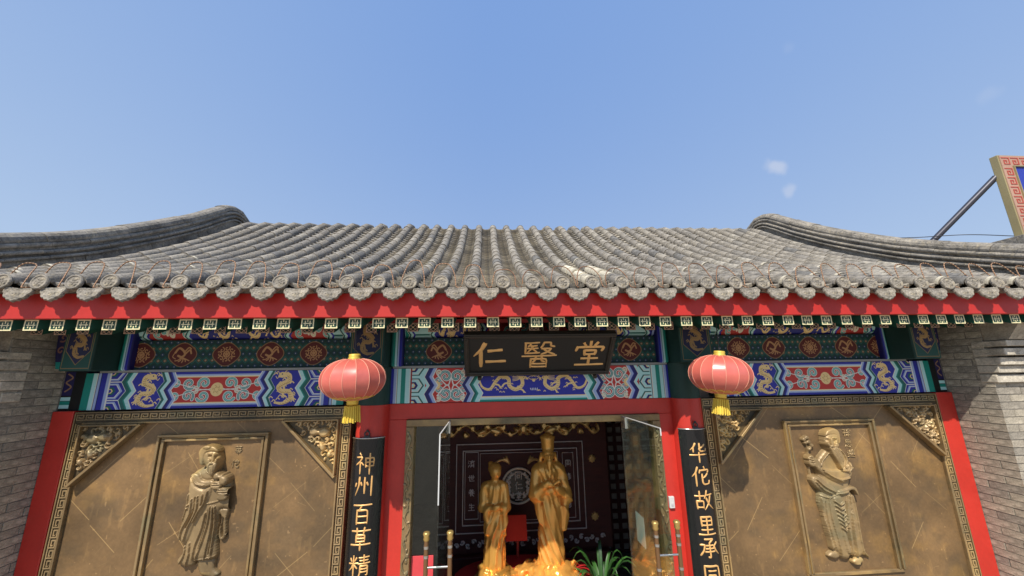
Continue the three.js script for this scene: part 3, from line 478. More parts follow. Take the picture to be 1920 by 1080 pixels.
// board with medallions above, and the rounded purlin over it
function boardTex(W, meds) {
  const H = 270, sc = Math.min(1, 2048 / W); return canvasTex(Math.round(W * sc), Math.round(H * sc), (k) => {
    k.scale(sc, sc); k.fillStyle = '#12403b'; k.fillRect(0, 0, W, H);
    for (let r = 0; r < 5; r++) for (let i = 0; i * 62 < W + 62; i++) { const x = i * 62 + (r % 2) * 31, y = 18 + r * 58; k.strokeStyle = r % 2 ? '#22635a' : '#0b2e2d'; k.lineWidth = 6; k.beginPath(); k.moveTo(x - 31, y); k.lineTo(x, y - 29); k.lineTo(x + 31, y); k.lineTo(x, y + 29); k.closePath(); k.stroke(); for (let p = 0; p < 4; p++) { k.fillStyle = r % 2 ? '#85603f' : '#1b2f5e'; k.beginPath(); k.arc(x + Math.cos(p * 1.57) * 9, y + Math.sin(p * 1.57) * 9, 7, 0, 7); k.fill(); } k.fillStyle = '#a9b3a2'; k.beginPath(); k.arc(x, y, 5, 0, 7); k.fill(); }
    meds.forEach(([x, t], n) => { k.lineWidth = 8; k.strokeStyle = '#94704a'; k.fillStyle = '#581a14'; k.beginPath(); for (let i = 0; i <= 48; i++) { const a = i / 48 * 6.283, r = 1 + 0.05 * Math.cos(a * 4); k.lineTo(x + Math.cos(a) * 122 * r, H / 2 + Math.sin(a) * 108 * r); } k.closePath(); k.fill(); k.stroke();
      k.strokeStyle = k.fillStyle = '#b98a5c'; k.lineCap = 'round'; const q = rng(n * 13 + 5);
      if (t) { k.lineWidth = 9; for (let i = 0; i < 8; i++) { const a = i / 8 * 6.283; k.beginPath(); smooth(k, spiral(x + Math.cos(a) * 66, H / 2 + Math.sin(a) * 58, 26, a + 1, 0.9), false); k.stroke(); } k.beginPath(); k.arc(x, H / 2, 34, 0, 7); k.fill(); k.fillStyle = '#6b2017'; for (let i = 0; i < 6; i++) { k.beginPath(); k.arc(x + Math.cos(i) * 18, H / 2 + Math.sin(i) * 18, 4, 0, 7); k.fill(); } }
      else { const s = n % 2 ? 1 : -1; const st = (p, w) => { k.lineWidth = w; k.beginPath(); smooth(k, p.map(([a, b]) => [x + s * a, H / 2 + b]), false); k.stroke(); }; st([[-70, -20], [-40, -62], [0, -40], [20, -4], [-6, 22], [-40, 10]], 20); st([[20, -4], [60, -44], [76, -12]], 16); st([[10, -20], [46, -66], [70, -56]], 13); for (let i = 0; i < 5; i++) st([[-8, 22], [-30 + i * 20, 50], [-62 + i * 32, 74 - Math.abs(i - 2) * 8]], 10); st([[-78, -10], [-88, 20], [-60, 40]], 8); } });
  });
}
const purlinTex = (W, fl) => canvasTex(2048, 128, (k) => { const sc = 2048 / W, H = 128 / sc; k.scale(sc, sc); k.fillStyle = '#23307e'; k.fillRect(0, 0, W, H);
  const secs = fl === 'side' ? [[0, 180, 's'], [180, 330, 'g'], [330, 720, 'r'], [720, W - 720, 'b'], [W - 720, W - 330, 'r'], [W - 330, W - 180, 'g'], [W - 180, W, 's']] : [[0, 160, 's'], [160, 400, 'g'], [400, 900, 'b'], [900, W - 900, 'r'], [W - 900, W - 400, 'b'], [W - 400, W - 160, 'g'], [W - 160, W, 's']];
  for (const [a, b, t] of secs) { k.fillStyle = { s: CB.teal, g: CB.mint, r: '#b0342c', b: '#20277a' }[t]; k.fillRect(a, 0, b - a, H); k.save(); k.beginPath(); k.rect(a, 0, b - a, H); k.clip();
    if (t === 's') stripes(k, a, H, [[CB.navy, 50], [CB.pale, 24], [CB.mint, 30], [CB.teal, 50], [CB.mint, 40]], 1);
    if (t === 'r') { k.lineCap = 'round'; for (let i = 0; i < 6; i++) curl(k, a + (i + 0.5) * (b - a) / 6, H * (i % 2 ? 0.62 : 0.35), H * 0.26, i, i % 2 ? 1 : -1, i % 3 ? CB.teal : CB.gold); }
    if (t === 'b') { dragon(k, (a + b) / 2 - (b - a) * 0.24, H * 0.5, (b - a) * 0.4, H * 0.95, false, a + 3, true); dragon(k, (a + b) / 2 + (b - a) * 0.24, H * 0.5, (b - a) * 0.4, H * 0.95, true, a + 4, true); }
    if (t === 'g') { k.strokeStyle = CB.tealD; k.lineWidth = 14; k.strokeRect(a + 20, H * 0.25, b - a - 40, H * 0.5); }
    k.restore(); }
  for (const [a, , t] of secs.slice(1)) band(k, a - 34, H, [[CB.white, 6], [CB.tealD, 16], [CB.mint, 20], [CB.white, 5], [CB.blue, 14]], t === 'r' || t === 'b' ? 18 : -18, 1);
  k.fillStyle = CB.white; k.fillRect(0, H - 8, W, 8); });
const medX = [[-3.6, -3.22, -2.815, -2.404, -1.99], [-0.756, -0.36, 0.03, 0.42, 0.83, 1.237], [2.448, 2.85, 3.272, 3.695, 4.078]];
[[-3.90, -1.52], [-1.20, 1.61], [1.93, 4.33]].forEach(([a, b], n) => {
  const m = mesh('medallion_board', box(a, b, 2.962, 3.236, -0.1, -0.032), greenDark, house); mesh('painted_face', face(a, b, 2.964, 3.234, -0.029), painted(boardTex((b - a) * 1000, medX[n].map((x, i) => [(x - a) * 1000, n === 1 ? 0 : (i + 1) % 2])), { roughness: 0.65 }), m);
  mesh('ledge', rbox(a, b, 2.9365, 2.9605, -0.1, 0.012, 0.005), M([0.32, 0.33, 0.32], { map: paintTex }), house);
  const pos = [], uv = [], ix = [], K = 10; for (let i = 0; i <= K; i++) { const t = -1.25 + 2.2 * i / K, y = 3.345 + 0.115 * Math.sin(t), z = -0.115 + 0.115 * Math.cos(t); pos.push(a, y, z, b, y, z); uv.push(0, i / K, 1, i / K); if (i) { const q = i * 2; ix.push(q - 2, q - 1, q, q - 1, q + 1, q); } }
  mesh('purlin', geo(pos, ix, uv), painted(purlinTex((b - a) * 1000, n === 1 ? 'mid' : 'side'), { roughness: 0.6 }), house);
});
mesh('upper_wall', box(XL, XR, 2.93, 4.0, -0.26, -0.2), greenDark, house);
// projecting beam heads over the columns, dragon on the face and striped wraps at both sides
const headTex = canvasTex(256, 320, (k, w, h) => { const gold = CB.gold; CB.gold = '#9a7a4c'; k.fillStyle = '#0f453c'; k.fillRect(0, 0, w, h); k.strokeStyle = '#86693f'; k.lineWidth = 5; k.strokeRect(12, 10, w - 24, h - 22); k.fillStyle = '#15183f'; k.beginPath(); k.moveTo(30, 24); k.lineTo(w - 30, 24); k.lineTo(w - 24, h * 0.62); k.lineTo(w / 2, h - 34); k.lineTo(24, h * 0.62); k.closePath(); k.fill(); k.stroke(); dragon(k, w / 2, h * 0.44, w * 0.66, h * 0.72, false, 41); CB.gold = gold; });  // shade under the eave is put into these colours: darker grounds, duller gold
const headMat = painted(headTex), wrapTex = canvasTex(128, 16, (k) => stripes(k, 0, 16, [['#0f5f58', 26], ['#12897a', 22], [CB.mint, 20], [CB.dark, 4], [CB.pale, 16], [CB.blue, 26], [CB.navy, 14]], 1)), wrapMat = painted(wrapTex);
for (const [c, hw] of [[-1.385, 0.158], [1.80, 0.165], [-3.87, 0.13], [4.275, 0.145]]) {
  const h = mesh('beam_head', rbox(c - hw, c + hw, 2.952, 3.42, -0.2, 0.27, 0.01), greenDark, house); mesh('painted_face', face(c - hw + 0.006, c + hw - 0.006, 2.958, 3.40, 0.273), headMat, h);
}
for (const [a, b, f] of [[-1.60, -1.545, 1], [-1.225, -1.10, 0], [1.52, 1.633, 1], [1.967, 2.03, 0], [-3.738, -3.64, 0], [4.07, 4.128, 1]]) {
  const w = mesh('beam_wrap', [rbox(a, b, 2.955, 3.38, -0.1, 0.035, 0.02, 3)], painted(wrapTex.clone(), {}), house); const uv = w.geometry.attributes.uv, p = w.geometry.attributes.position; for (let i = 0; i < uv.count; i++) { const t = (p.getX(i) - a) / (b - a); uv.setXY(i, f ? 1 - t : t, 0.5); }
}
// the small painted wing pieces against the brick walls
const wingTex = canvasTex(128, 256, (k, w, h) => { k.fillStyle = '#221f4d'; k.fillRect(0, 0, w, h); k.fillStyle = '#17877c'; k.fillRect(0, h - 46, w, 46); k.strokeStyle = '#8a5f52'; k.lineWidth = 9; k.lineCap = 'round'; for (let i = 0; i < 5; i++) { k.beginPath(); smooth(k, spiral(30 + (i % 2) * 60, 40 + i * 36, 24, i, 1), false); k.stroke(); } });
for (const [c, s] of [[-4.0, -1], [4.42, 1]]) { const sh = new THREE.Shape([[0, 3.38], [0, 2.962], [s * 0.15, 2.975], [s * 0.18, 3.12], [s * 0.2, 3.38]].map(([x, y]) => new THREE.Vector2(c + x, y))); const g = new THREE.ExtrudeGeometry(sh, { depth: 0.05, bevelEnabled: false }); g.translate(0, 0, 0.10); const p = g.attributes.position, uv = g.attributes.uv; for (let i = 0; i < p.count; i++) uv.setXY(i, Math.abs(p.getX(i) - c) / 0.2, (p.getY(i) - 2.96) / 0.42); mesh('wing_bracket', g, painted(wingTex), house); }
const cornerTex = canvasTex(96, 192, (k, w, h) => { k.fillStyle = '#0c0d0c'; k.fillRect(0, 0, w, h); k.fillStyle = '#241f52'; k.fillRect(0, 0, w * 0.45, h * 0.62); k.strokeStyle = '#a07a58'; k.lineWidth = 7; k.beginPath(); smooth(k, [[10, 10], [34, 30], [10, 54], [34, 76], [10, 100]], false); k.stroke(); for (const [y, c] of [[126, CB.mint], [146, CB.teal], [164, CB.mint]]) { k.fillStyle = c; k.fillRect(0, y, w * 0.45, 18); } });
for (const [a, b, f] of [[XL, -4.022, 0], [4.597, XR, 1]]) { const g = face(a, b, BB + 0.001, 2.95, -0.012); if (f) { const uv = g.attributes.uv; for (let i = 0; i < 4; i++) uv.setX(i, 1 - uv.getX(i)); } mesh('corner_post_head', join([box(a, b, BB, 2.952, -0.2, -0.016), g]), painted(cornerTex), house); }

// ---- columns, red pillars, door surround
for (const x of [-1.36, 1.765]) {
  const g = new THREE.CylinderGeometry(0.148, 0.152, 2.598, 40); g.translate(x, 1.299, 0); const c = mesh('column', triUV(g), redWall, house);
  const h = new THREE.CylinderGeometry(0.148, 0.148, 0.352, 40); h.translate(x, 2.776, 0); mesh('column_head', triUV(h), greenDark, c);
  const b = new THREE.CylinderGeometry(0.17, 0.21, 0.16, 32); b.translate(x, 0.08, 0); mesh('column_base', triUV(b), stoneFloor, c);
}
mesh('red_pillar', rbox(XL + 0.002, -4.028, 0, BB - 0.002, -0.12, 0.03, 0.006), redWall, house);
mesh('red_pillar', rbox(4.562, XR - 0.002, 0, BB - 0.002, -0.12, 0.03, 0.006), redWall, house);
mesh('lintel', rbox(-1.25, 1.66, 2.4505, BB - 0.002, -0.14, -0.012, 0.004), redWall, house);
mesh('door_jamb', rbox(-1.25, -1.045, 0, 2.449, -0.14, -0.012, 0.004), redWall, house);
mesh('door_jamb', rbox(1.478, 1.66, 0, 2.449, -0.14, -0.012, 0.004), redWall, house);
mesh('wall', [box(XL, -1.25, 0, 2.93, -0.24, -0.142), box(1.66, XR, 0, 2.93, -0.24, -0.142)], roomWall, house);
{ // bronze door frame with a raised creeper along it
  const f = mesh('door_frame', [rbox(-1.043, 1.476, 2.385, 2.449, -0.12, 0.02, 0.008), rbox(-1.043, -0.965, 0, 2.384, -0.12, 0.02, 0.008), rbox(1.398, 1.476, 0, 2.384, -0.12, 0.02, 0.008)], bronzeRim, house);
  for (const x of [-1.004, 1.437]) { const p = []; for (let i = 0; i < 40; i++) p.push([Math.sin(i * 1.7) * 0.018 + Math.sin(i * 0.6) * 0.008, 0.3 + i * 0.052]); const q = rng(3), bl = []; for (let i = 0; i < 46; i++) bl.push(oval((q() - 0.5) * 0.05, 0.3 + i * 0.045, 0.008 + q() * 0.01, 0.006 + q() * 0.014, q() * 3)); const g = relief(-0.038, 0.038, 0.28, 2.36, 0.004, [{ draw: line(0.016, p), h: 0.012, r: 0.008 }, { draw: all(...bl), h: 0.012, r: 0.008 }]); g.translate(x, 0, 0.0195); mesh('creeper', g, bronzeLight, f); }
}
// fixed side lights, and two glass leaves standing open towards the forecourt
mesh('side_light', box(-0.963, -0.632, 0.03, 2.384, -0.052, -0.042), glass, house);
mesh('side_light', box(1.092, 1.396, 0.03, 2.384, -0.052, -0.042), glass, house);
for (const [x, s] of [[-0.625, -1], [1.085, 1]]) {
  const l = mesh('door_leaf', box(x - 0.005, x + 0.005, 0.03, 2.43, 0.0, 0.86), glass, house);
  mesh('edge_strip', [box(x - 0.004, x + 0.004, 2.431, 2.437, 0.0, 0.862), box(x - 0.0045, x + 0.0045, s < 0 ? 1.95 : 2.38, 2.43, 0.8605, 0.865)], whitePaint, l);  // thin pale strips along the top edge and upper free edge
  mesh('patch_fitting', [box(x - 0.012, x + 0.012, 2.33, 2.429, 0.002, 0.12), box(x - 0.012, x + 0.012, 0.031, 0.13, 0.002, 0.16)], steel, l);
  for (const d of [-0.085, 0.085]) {
    const h = mesh('handle', [bar(V(x + d, 0.55, 0.80), V(x + d, 1.70, 0.80), 0.016, 16)], brownTube, l);
    for (const y of [1.44, 1.60, 1.66]) mesh('ring', bar(V(x + d, y - 0.009, 0.80), V(x + d, y + 0.009, 0.80), 0.0185, 16), steel, h);
    const cp = new THREE.LatheGeometry([[0.016, 0], [0.024, 0.012], [0.02, 0.03], [0.027, 0.048], [0.02, 0.06], [0, 0.064]].map((p) => new THREE.Vector2(...p)), 14); cp.translate(x + d, 1.70, 0.80); mesh('finial', triUV(cp), brass, h);
  }
  mesh('crossbar', [bar(V(x - 0.085, 1.53, 0.80), V(x + 0.085, 1.53, 0.80), 0.008)], steel, l);
}

// ---- brick end walls, brick by brick
const brickG = new Map();
function brickBox(dx, dy, dz) { const k = [dx, dy, dz].map((v) => v.toFixed(3)).join(); if (!brickG.has(k)) brickG.set(k, triUV(new THREE.BoxGeometry(dx, dy, dz))); return brickG.get(k); }
for (const [x0, s] of [[XL, -1], [XR, 1]]) {
  const ax = (d) => x0 + s * d, W = 0.62, F = s < 0 ? 0.46 : 0.40;
  const pier = mesh('end_wall', box(Math.min(ax(0.008), ax(W)), Math.max(ax(0.008), ax(W)), 0, 3.42, -0.25, F - 0.008), mortar, house);
  const put = (d0, d1, y, z0, z1) => { if (d1 - d0 < 0.02 || z1 - z0 < 0.02) return; const g = 0.007, b = mesh('brick', brickBox(d1 - d0 - g, 0.0625, z1 - z0 - g), brickMats[Math.floor(rnd() * 4)], pier); b.position.set(ax((d0 + d1) / 2) - s * jit(0.0025), y + 0.035 + jit(0.001), (z0 + z1) / 2 + jit(0.0025)); };
  for (let c = 0; c < 40; c++) {
    const y = 0.56 + c * 0.07; if (y > 3.3) break;
    const front = y < 2.69;                             // the corbels take over above
    if (c % 2) { put(0, 0.27, y, F - 0.13, F); put(0, 0.1, y, F - 0.40, F - 0.13); put(0, 0.1, y, F - 0.54, F - 0.40); if (front) { put(0.27, 0.54, y, F - 0.1, F); put(0.54, W, y, F - 0.1, F); } }
    else { put(0, 0.13, y, F - 0.27, F); put(0, 0.1, y, F - 0.54, F - 0.27); if (front) { put(0.13, 0.40, y, F - 0.1, F); put(0.40, W, y, F - 0.1, F); } }
  }
  const cor = (y0, y1, z1, d = 0.006) => mesh('corbel', rbox(Math.min(ax(-d), ax(W)), Math.max(ax(-d), ax(W)), y0, y1, 0.30, z1, 0.008), corbelMat, pier);
  cor(2.706, 2.782, 0.438); cor(2.80, 2.872, 0.466); cor(2.875, 2.95, 0.50); cor(2.968, 3.036, 0.55, 0.008); cor(3.055, 3.112, 0.575, 0.004);
  const sh = new THREE.Shape([[0.40, 3.118], [0.585, 3.118], [0.735, 3.335], [0.40, 3.335]].map((p) => new THREE.Vector2(...p))); const g = new THREE.ExtrudeGeometry(sh, { depth: W - 0.02, bevelEnabled: false }); g.rotateY(-Math.PI / 2); g.translate(s > 0 ? ax(W) : ax(0.02), 0, 0); mesh('corbel', triUV(g), brickMats[1], pier);
}

// ================================================================ things on and around the building
// ---- name board over the door, leaning forward
{
  const t = thing('name_board', 'black lacquered board with three gold characters tilted over the doorway', 'sign board', [0, 0, 0]);
  const a = onZ(872, 705, 0.10), b = onZ(1140, 697, 0.10), W = b.x - a.x, L = 0.50; t.position.set((a.x + b.x) / 2, (a.y + b.y) / 2, 0.10); t.rotation.x = Math.atan2(0.33, 0.37);
  mesh('panel', rbox(-W / 2 + 0.03, W / 2 - 0.03, 0.03, L - 0.03, -0.03, 0.004, 0.004), plaqueBlack, t);
  for (const [x0, x1, y0, y1] of [[-W / 2, W / 2, 0, 0.045], [-W / 2, W / 2, L - 0.045, L], [-W / 2, -W / 2 + 0.045, 0.0455, L - 0.0455], [W / 2 - 0.045, W / 2, 0.0455, L - 0.0455]]) mesh('frame', [rbox(x0, x1, y0, y1, -0.04, 0.028, 0.010), rbox(x0 + 0.012, x1 - 0.012, y0 + 0.012, y1 - 0.012, 0.02, 0.036, 0.006)], plaqueFrame, t);
  [['ren', -0.335], ['yi', -0.002], ['tang', 0.342]].forEach(([k, f], i) => mesh('character', brush(k, f * W, L * 0.5, [0.32, 0.335, 0.325][i], [11.5, 6.2, 8.5][i], 0.014, 0.0045, null, 1.05), goldPaint, t));
  mesh('hook', [bar(V(-W * 0.40, -0.01, 0.0), V(-W * 0.40, -0.01, 0.05), 0.02), bar(V(W * 0.40, -0.01, 0.0), V(W * 0.40, -0.01, 0.05), 0.02)], plaqueFrame, t);
  mesh('hanger', [bar(V(-W * 0.38, L * 0.8, -0.035), V(-W * 0.38, L * 0.62, -0.36), 0.008), bar(V(W * 0.38, L * 0.8, -0.035), V(W * 0.38, L * 0.62, -0.36), 0.008), bar(V(-W * 0.38, 0.03, -0.035), V(-W * 0.38, 0.05, -0.14), 0.008), bar(V(W * 0.38, 0.03, -0.035), V(W * 0.38, 0.05, -0.14), 0.008)], ironDark, t);
}
// ---- couplet boards bent round the two columns
function couplet(x, chars, ys, label) {
  const t = thing('couplet_board', label, 'sign board', [x, 0, 0]), R = 0.172, A = 0.98;
  const pos = [], ix = [], n = 14, y0 = 0.42, y1 = 2.318;
  for (const y of [y0, y1]) for (const r of [R, R - 0.016]) for (let i = 0; i <= n; i++) { const a = -A + 2 * A * i / n; pos.push(Math.sin(a) * r, y, Math.cos(a) * r); }
  const q = n + 1; for (let i = 0; i < n; i++) for (const [a, b] of [[0, 2 * q], [q, 3 * q], [2 * q, 3 * q], [0, q]]) ix.push(a + i, a + i + 1, b + i, a + i + 1, b + i + 1, b + i);
  for (const i of [0, n]) ix.push(i, i + q, i + 2 * q, i + q, i + 3 * q, i + 2 * q);
  const g = geo(pos, ix).toNonIndexed(); g.computeVertexNormals(); mesh('board', triUV(g), lacquer, t);
  const bend = (px, py, pz) => { const a = px / R; return [Math.sin(a) * (R + pz), py, Math.cos(a) * (R + pz)]; };
  chars.forEach((k, i) => mesh('character', brush(k, 0, ys[i], 0.182, k === 'jing' || k === 'shen' ? 7.4 : 8.4, 0.008, 0.0008, bend, 1.0), goldPaint, t));
  const r1 = (y) => { const g2 = new THREE.TorusGeometry(R + 0.001, 0.006, 8, 28, 2 * A); g2.rotateZ(Math.PI / 2 - A); g2.rotateX(Math.PI / 2); g2.translate(0, y, 0); return triUV(g2); };
  mesh('rim', [r1(y1 - 0.004)], steel, t);
  const knob = new THREE.TorusGeometry(0.022, 0.006, 8, 20); knob.translate(0, y1 + 0.035, R - 0.004); const k2 = new THREE.SphereGeometry(0.012, 10, 8); k2.translate(0, y1 + 0.062, R - 0.004); mesh('ring_pull', [triUV(knob), triUV(k2), box(-0.03, 0.03, y1, y1 + 0.013, R - 0.012, R + 0.004)], ironDark, t);
}
const yOf = (x, l) => l.map((p) => onZ(x, p, 0.17).y);
couplet(-1.36, ['shen', 'zhou', 'bai', 'cao', 'jing'], yOf(688, [869, 911, 963, 1009, 1060]), 'curved black column board with gold characters, beside the bronze gourd bearer');
couplet(1.755, ['hua', 'tuo', 'gu', 'li', 'cheng', 'tong'], yOf(1312, [848, 893, 938, 986, 1030, 1080]), 'curved black column board with gold characters, beside small white wall box');

// ---- lanterns
const satin = M([0.72, 0.16, 0.12], { physical: true, roughness: 0.34, specularIntensity: 1.6, sheen: 0.25, sheenColor: new THREE.Color(1, 0.62, 0.42), sheenRoughness: 0.35, map: paintTex });
const seamMat = M([0.85, 0.40, 0.28], { roughness: 0.5 }), lanternGold = M([0.85, 0.60, 0.10], { roughness: 0.4, metalness: 0.35 }), fringeMat = M([0.85, 0.62, 0.08], { roughness: 0.6 });
function lantern(pos, tilt, lean, label) {
  const t = thing('lantern', label, 'lantern', pos, 'lanterns hung under the eaves'); t.rotation.z = tilt; t.rotation.x = lean;
  const N = 16, rows = 22, Rr = 0.257, Hh = 0.166, sub = 5, p = [], ix = [], q = rng(Math.round(pos[0] * 100));
  const prof = (v) => { const a = -1.36 + 2.72 * v; return [Rr * Math.pow(Math.cos(a), 0.82), Hh * Math.sin(a) / Math.sin(1.36)]; };
  
  for (let i = 0; i < N; i++) { const b0 = p.length / 3; for (let j = 0; j <= rows; j++) { const [r, y] = prof(j / rows); for (let w = 0; w <= sub; w++) { const u = w / sub, a0 = i / N * 6.28319, a1 = (i + 1) / N * 6.28319, sag = 1 - 0.006 * Math.sin(Math.PI * u) * (1 + 0.5 * Math.sin(j * 1.9 + i * 2.3)); p.push((Math.cos(a0) * (1 - u) + Math.cos(a1) * u) * r * sag, y, (Math.sin(a0) * (1 - u) + Math.sin(a1) * u) * r * sag); } }
    for (let j = 0; j < rows; j++) for (let w = 0; w < sub; w++) { const a = b0 + j * (sub + 1) + w; ix.push(a, a + sub + 1, a + 1, a + 1, a + sub + 1, a + sub + 2); } }
  mesh('shade', geo(p, ix), satin, t);
  for (let i = 0; i < N; i++) { const a = i / N * 6.28319, pts = []; for (let j = 0; j <= 12; j++) { const [r, y] = prof(j / 12); pts.push(V(Math.cos(a) * (r + 0.0008), y, Math.sin(a) * (r + 0.0008))); } mesh('rib', tube(pts, 0.0022, 20, 5), seamMat, t); }
  const cap = (s) => { const g = new THREE.LatheGeometry([[0.050, 0], [0.052, 0.010], [0.044, 0.020], [0.047, 0.030], [0.043, 0.044], [0.02, 0.046]].map(([a, b]) => new THREE.Vector2(a, s * (Hh - 0.004 + b))), 28); return triUV(g); };
  mesh('top_cap', cap(1), lanternGold, t); mesh('bottom_cap', cap(-1), lanternGold, t);
  { const pt = []; for (let i = 0; i < 64; i++) { const a = i / 64 * 6.28319, v = 0.135 + 0.035 * Math.abs(Math.sin(a * 8)), [r, y] = prof(v); pt.push(V(Math.cos(a) * (r + 0.001), y, Math.sin(a) * (r + 0.001))); } const pt2 = []; for (let i = 0; i < 64; i++) { const a = i / 64 * 6.28319, v = 0.10 + 0.03 * Math.abs(Math.sin(a * 8 + 0.8)), [r, y] = prof(v); pt2.push(V(Math.cos(a) * (r + 0.001), y, Math.sin(a) * (r + 0.001))); } mesh('cloud_trim', [tube(pt, 0.003, 200, 5, true), tube(pt2, 0.0026, 200, 5, true)], lanternGold, t); }
  const fr = []; for (let i = 0; i < 64; i++) { const a = i / 64 * 6.28319, r = 0.05 + (i % 3) * 0.006, o = q() * 0.012; fr.push(bar(V(Math.cos(a) * r * 0.9, -Hh - 0.045, Math.sin(a) * r * 0.9), V(Math.cos(a + o * 3) * (r + o), -Hh - 0.165 - o, Math.sin(a + o * 3) * (r + o)), 0.0042, 5)); }
  mesh('tassel', fr, fringeMat, t);
  mesh('cord', [bar(V(0, Hh + 0.04, 0), V(-Math.sin(tilt) * -0.3, Hh + 0.34, 0.0), 0.004, 6)], ironDark, t);
}
{ const a = onZ(663, 711, 0.60), b = onZ(1350, 702, 0.60); lantern([a.x, a.y, 0.60], 0.015, 0.04, 'red satin lantern hanging level, its shadow on the red door jamb'); lantern([b.x, b.y, 0.60], -0.09, 0.03, 'red satin lantern hanging tilted, its tassel over a bronze panel corner'); }

// ---- bronze relief panels
const world = (ox, oy, sc, z) => (p) => { const q = onZ(ox + p[0] / sc, oy + p[1] / sc, z); return [q.x, q.y]; };
function meander(x0, x1, y0, y1, vertical) {               // raised key pattern along a strip
  const g = [], w = vertical ? x1 - x0 : y1 - y0, len = vertical ? y1 - y0 : x1 - x0, n = Math.round(len / 0.078), u = len / n, b = 0.0085;
  for (let i = 0; i < n; i++) { const s = i * u, put = (a0, a1, c0, c1) => { const A0 = s + a0 * u, A1 = s + a1 * u, C0 = c0 * w, C1 = c1 * w; g.push(vertical ? box(x0 + C0, x0 + C1, y0 + A0, y0 + A1, 0, 0.008) : box(x0 + A0, x0 + A1, y0 + C0, y0 + C1, 0, 0.008)); }; const d = b / u, e = b / w;
    put(0.02, 0.02 + d, 0.05, 0.95); put(0.02 + d, 0.72, 0.95 - e, 0.95); put(0.72, 0.72 + d, 0.36, 0.95); put(0.34, 0.72, 0.36, 0.36 + e); put(0.34 - d, 0.34, 0.36, 0.66); put(0.02 + d, 0.98, 0.05, 0.05 + e); }
  return g;
}
function panel(spec) {
  const { X0: a, X1: b, Y0: y0, Y1: y1, fx0, fx1, fy0, fy1 } = spec, cx = (a + b) / 2, t = thing('bronze_panel', spec.label, 'wall panel', [cx, 0, 0]);
  const S = (g) => { (Array.isArray(g) ? g : [g]).forEach((q) => q.translate(-cx, 0, 0)); return g; };
  // scored diagonal seams are cut in the sheet's own colour map
  const Wm = b - a, Hm = y1 - y0, sheet = canvasTex(1024, Math.round(1024 * Hm / Wm), (k, w, h) => {
    const im = k.createImageData(w, h), s = spec.seed; for (let y = 0; y < h; y++) for (let x = 0; x < w; x++) {
      const u = x / w * Wm, v = y / w * Wm, n = fbm(u * 2.2, v * 2.2, 64, s, 5), g = sm(0.52, 0.78, fbm(u * 3 + 4, v * 3.4, 64, s + 9, 4)), o = sm(0.5, 0.74, fbm(u * 3.2, v * 4, 64, s + 17, 4)), st = sm(0.68, 0.78, fbm(u * 20, v * 6, 256, s + 23, 3)), f = fbm(u * 60, v * 60, 512, s + 29, 2), sp = sm(0.84, 0.9, fbm(u * 30, v * 30, 512, s + 41, 2));
      const m = 0.95 + (n - 0.5) * 0.5 + (f - 0.5) * 0.12, i = (y * w + x) * 4;
      im.data[i] = 255 * Math.min(1, 0.50 * m * (1 + 0.20 * g - 0.12 * o + 0.10 * st) + 0.12 * sp); im.data[i + 1] = 255 * Math.min(1, 0.395 * m * (1 + 0.18 * g - 0.10 * o + 0.10 * st) + 0.10 * sp); im.data[i + 2] = 255 * Math.min(1, 0.265 * m * (1 + 0.06 * g - 0.06 * o + 0.08 * st) + 0.07 * sp); im.data[i + 3] = 255;
    } k.putImageData(im, 0, 0);
    const q = rng(s), D = 0.62 / Wm * w; k.lineWidth = 2.4; k.strokeStyle = 'rgba(214,180,120,0.6)';
    for (let i = -3; i < 7; i++) for (const sg of [1, -1]) { const off = i * D * 1.12; for (let j = 0; j < 5; j++) { if (q() < 0.34) continue; const xa = off + (sg > 0 ? j : -j) * D * 0.5, ya = j * D * 0.5; k.globalAlpha = 0.35 + q() * 0.6; k.beginPath(); k.moveTo(xa, ya); k.lineTo(xa + sg * D * 0.5 * (0.6 + 0.4 * q()), ya + D * 0.5 * (0.6 + 0.4 * q())); k.stroke(); } }
    for (let i = 0; i < 70; i++) { k.globalAlpha = 0.2 + q() * 0.4; k.lineWidth = 0.8 + q(); const x = q() * w, y = q() * h, an = q() * 6.28, l = 6 + q() * 34; k.beginPath(); k.moveTo(x, y); k.lineTo(x + Math.cos(an) * l, y + Math.sin(an) * l); k.stroke(); }
    k.globalAlpha = 1;
  });
  const sheetMat = painted(sheet, { roughness: 0.5, metalness: 0.12, bumpMap: bronzeTex, bumpScale: 0.0015 });
  mesh('backing', S(box(a, b, y0, y1, -0.10, 0.0)), bronzeDark, t);
  mesh('sheet', S(face(a + 0.09, b - 0.09, y0 + 0.09, y1 - 0.09, 0.006)), sheetMat, t);
  const bw = 0.098;
  mesh('border', S([rbox(a, b, y1 - bw, y1, 0.0, 0.016, 0.004), rbox(a, a + bw, y0, y1 - bw - 0.0005, 0.0, 0.016, 0.004), rbox(b - bw, b, y0, y1 - bw - 0.0005, 0.0, 0.016, 0.004)]), bronzeDark, t);
  mesh('border_rim', S([rbox(a + bw - 0.014, b - bw + 0.014, y1 - bw - 0.012, y1 - bw + 0.006, 0.004, 0.036, 0.005), rbox(a + bw - 0.012, a + bw + 0.004, y0, y1 - bw - 0.013, 0.004, 0.036, 0.005), rbox(b - bw - 0.004, b - bw + 0.012, y0, y1 - bw - 0.013, 0.004, 0.036, 0.005), rbox(a + 0.001, a + 0.012, y0, y1 - 0.013, 0.012, 0.030, 0.004), rbox(b - 0.012, b - 0.001, y0, y1 - 0.013, 0.012, 0.030, 0.004), rbox(a + 0.001, b - 0.001, y1 - 0.012, y1 - 0.001, 0.012, 0.030, 0.004)]), bronzeRim, t);
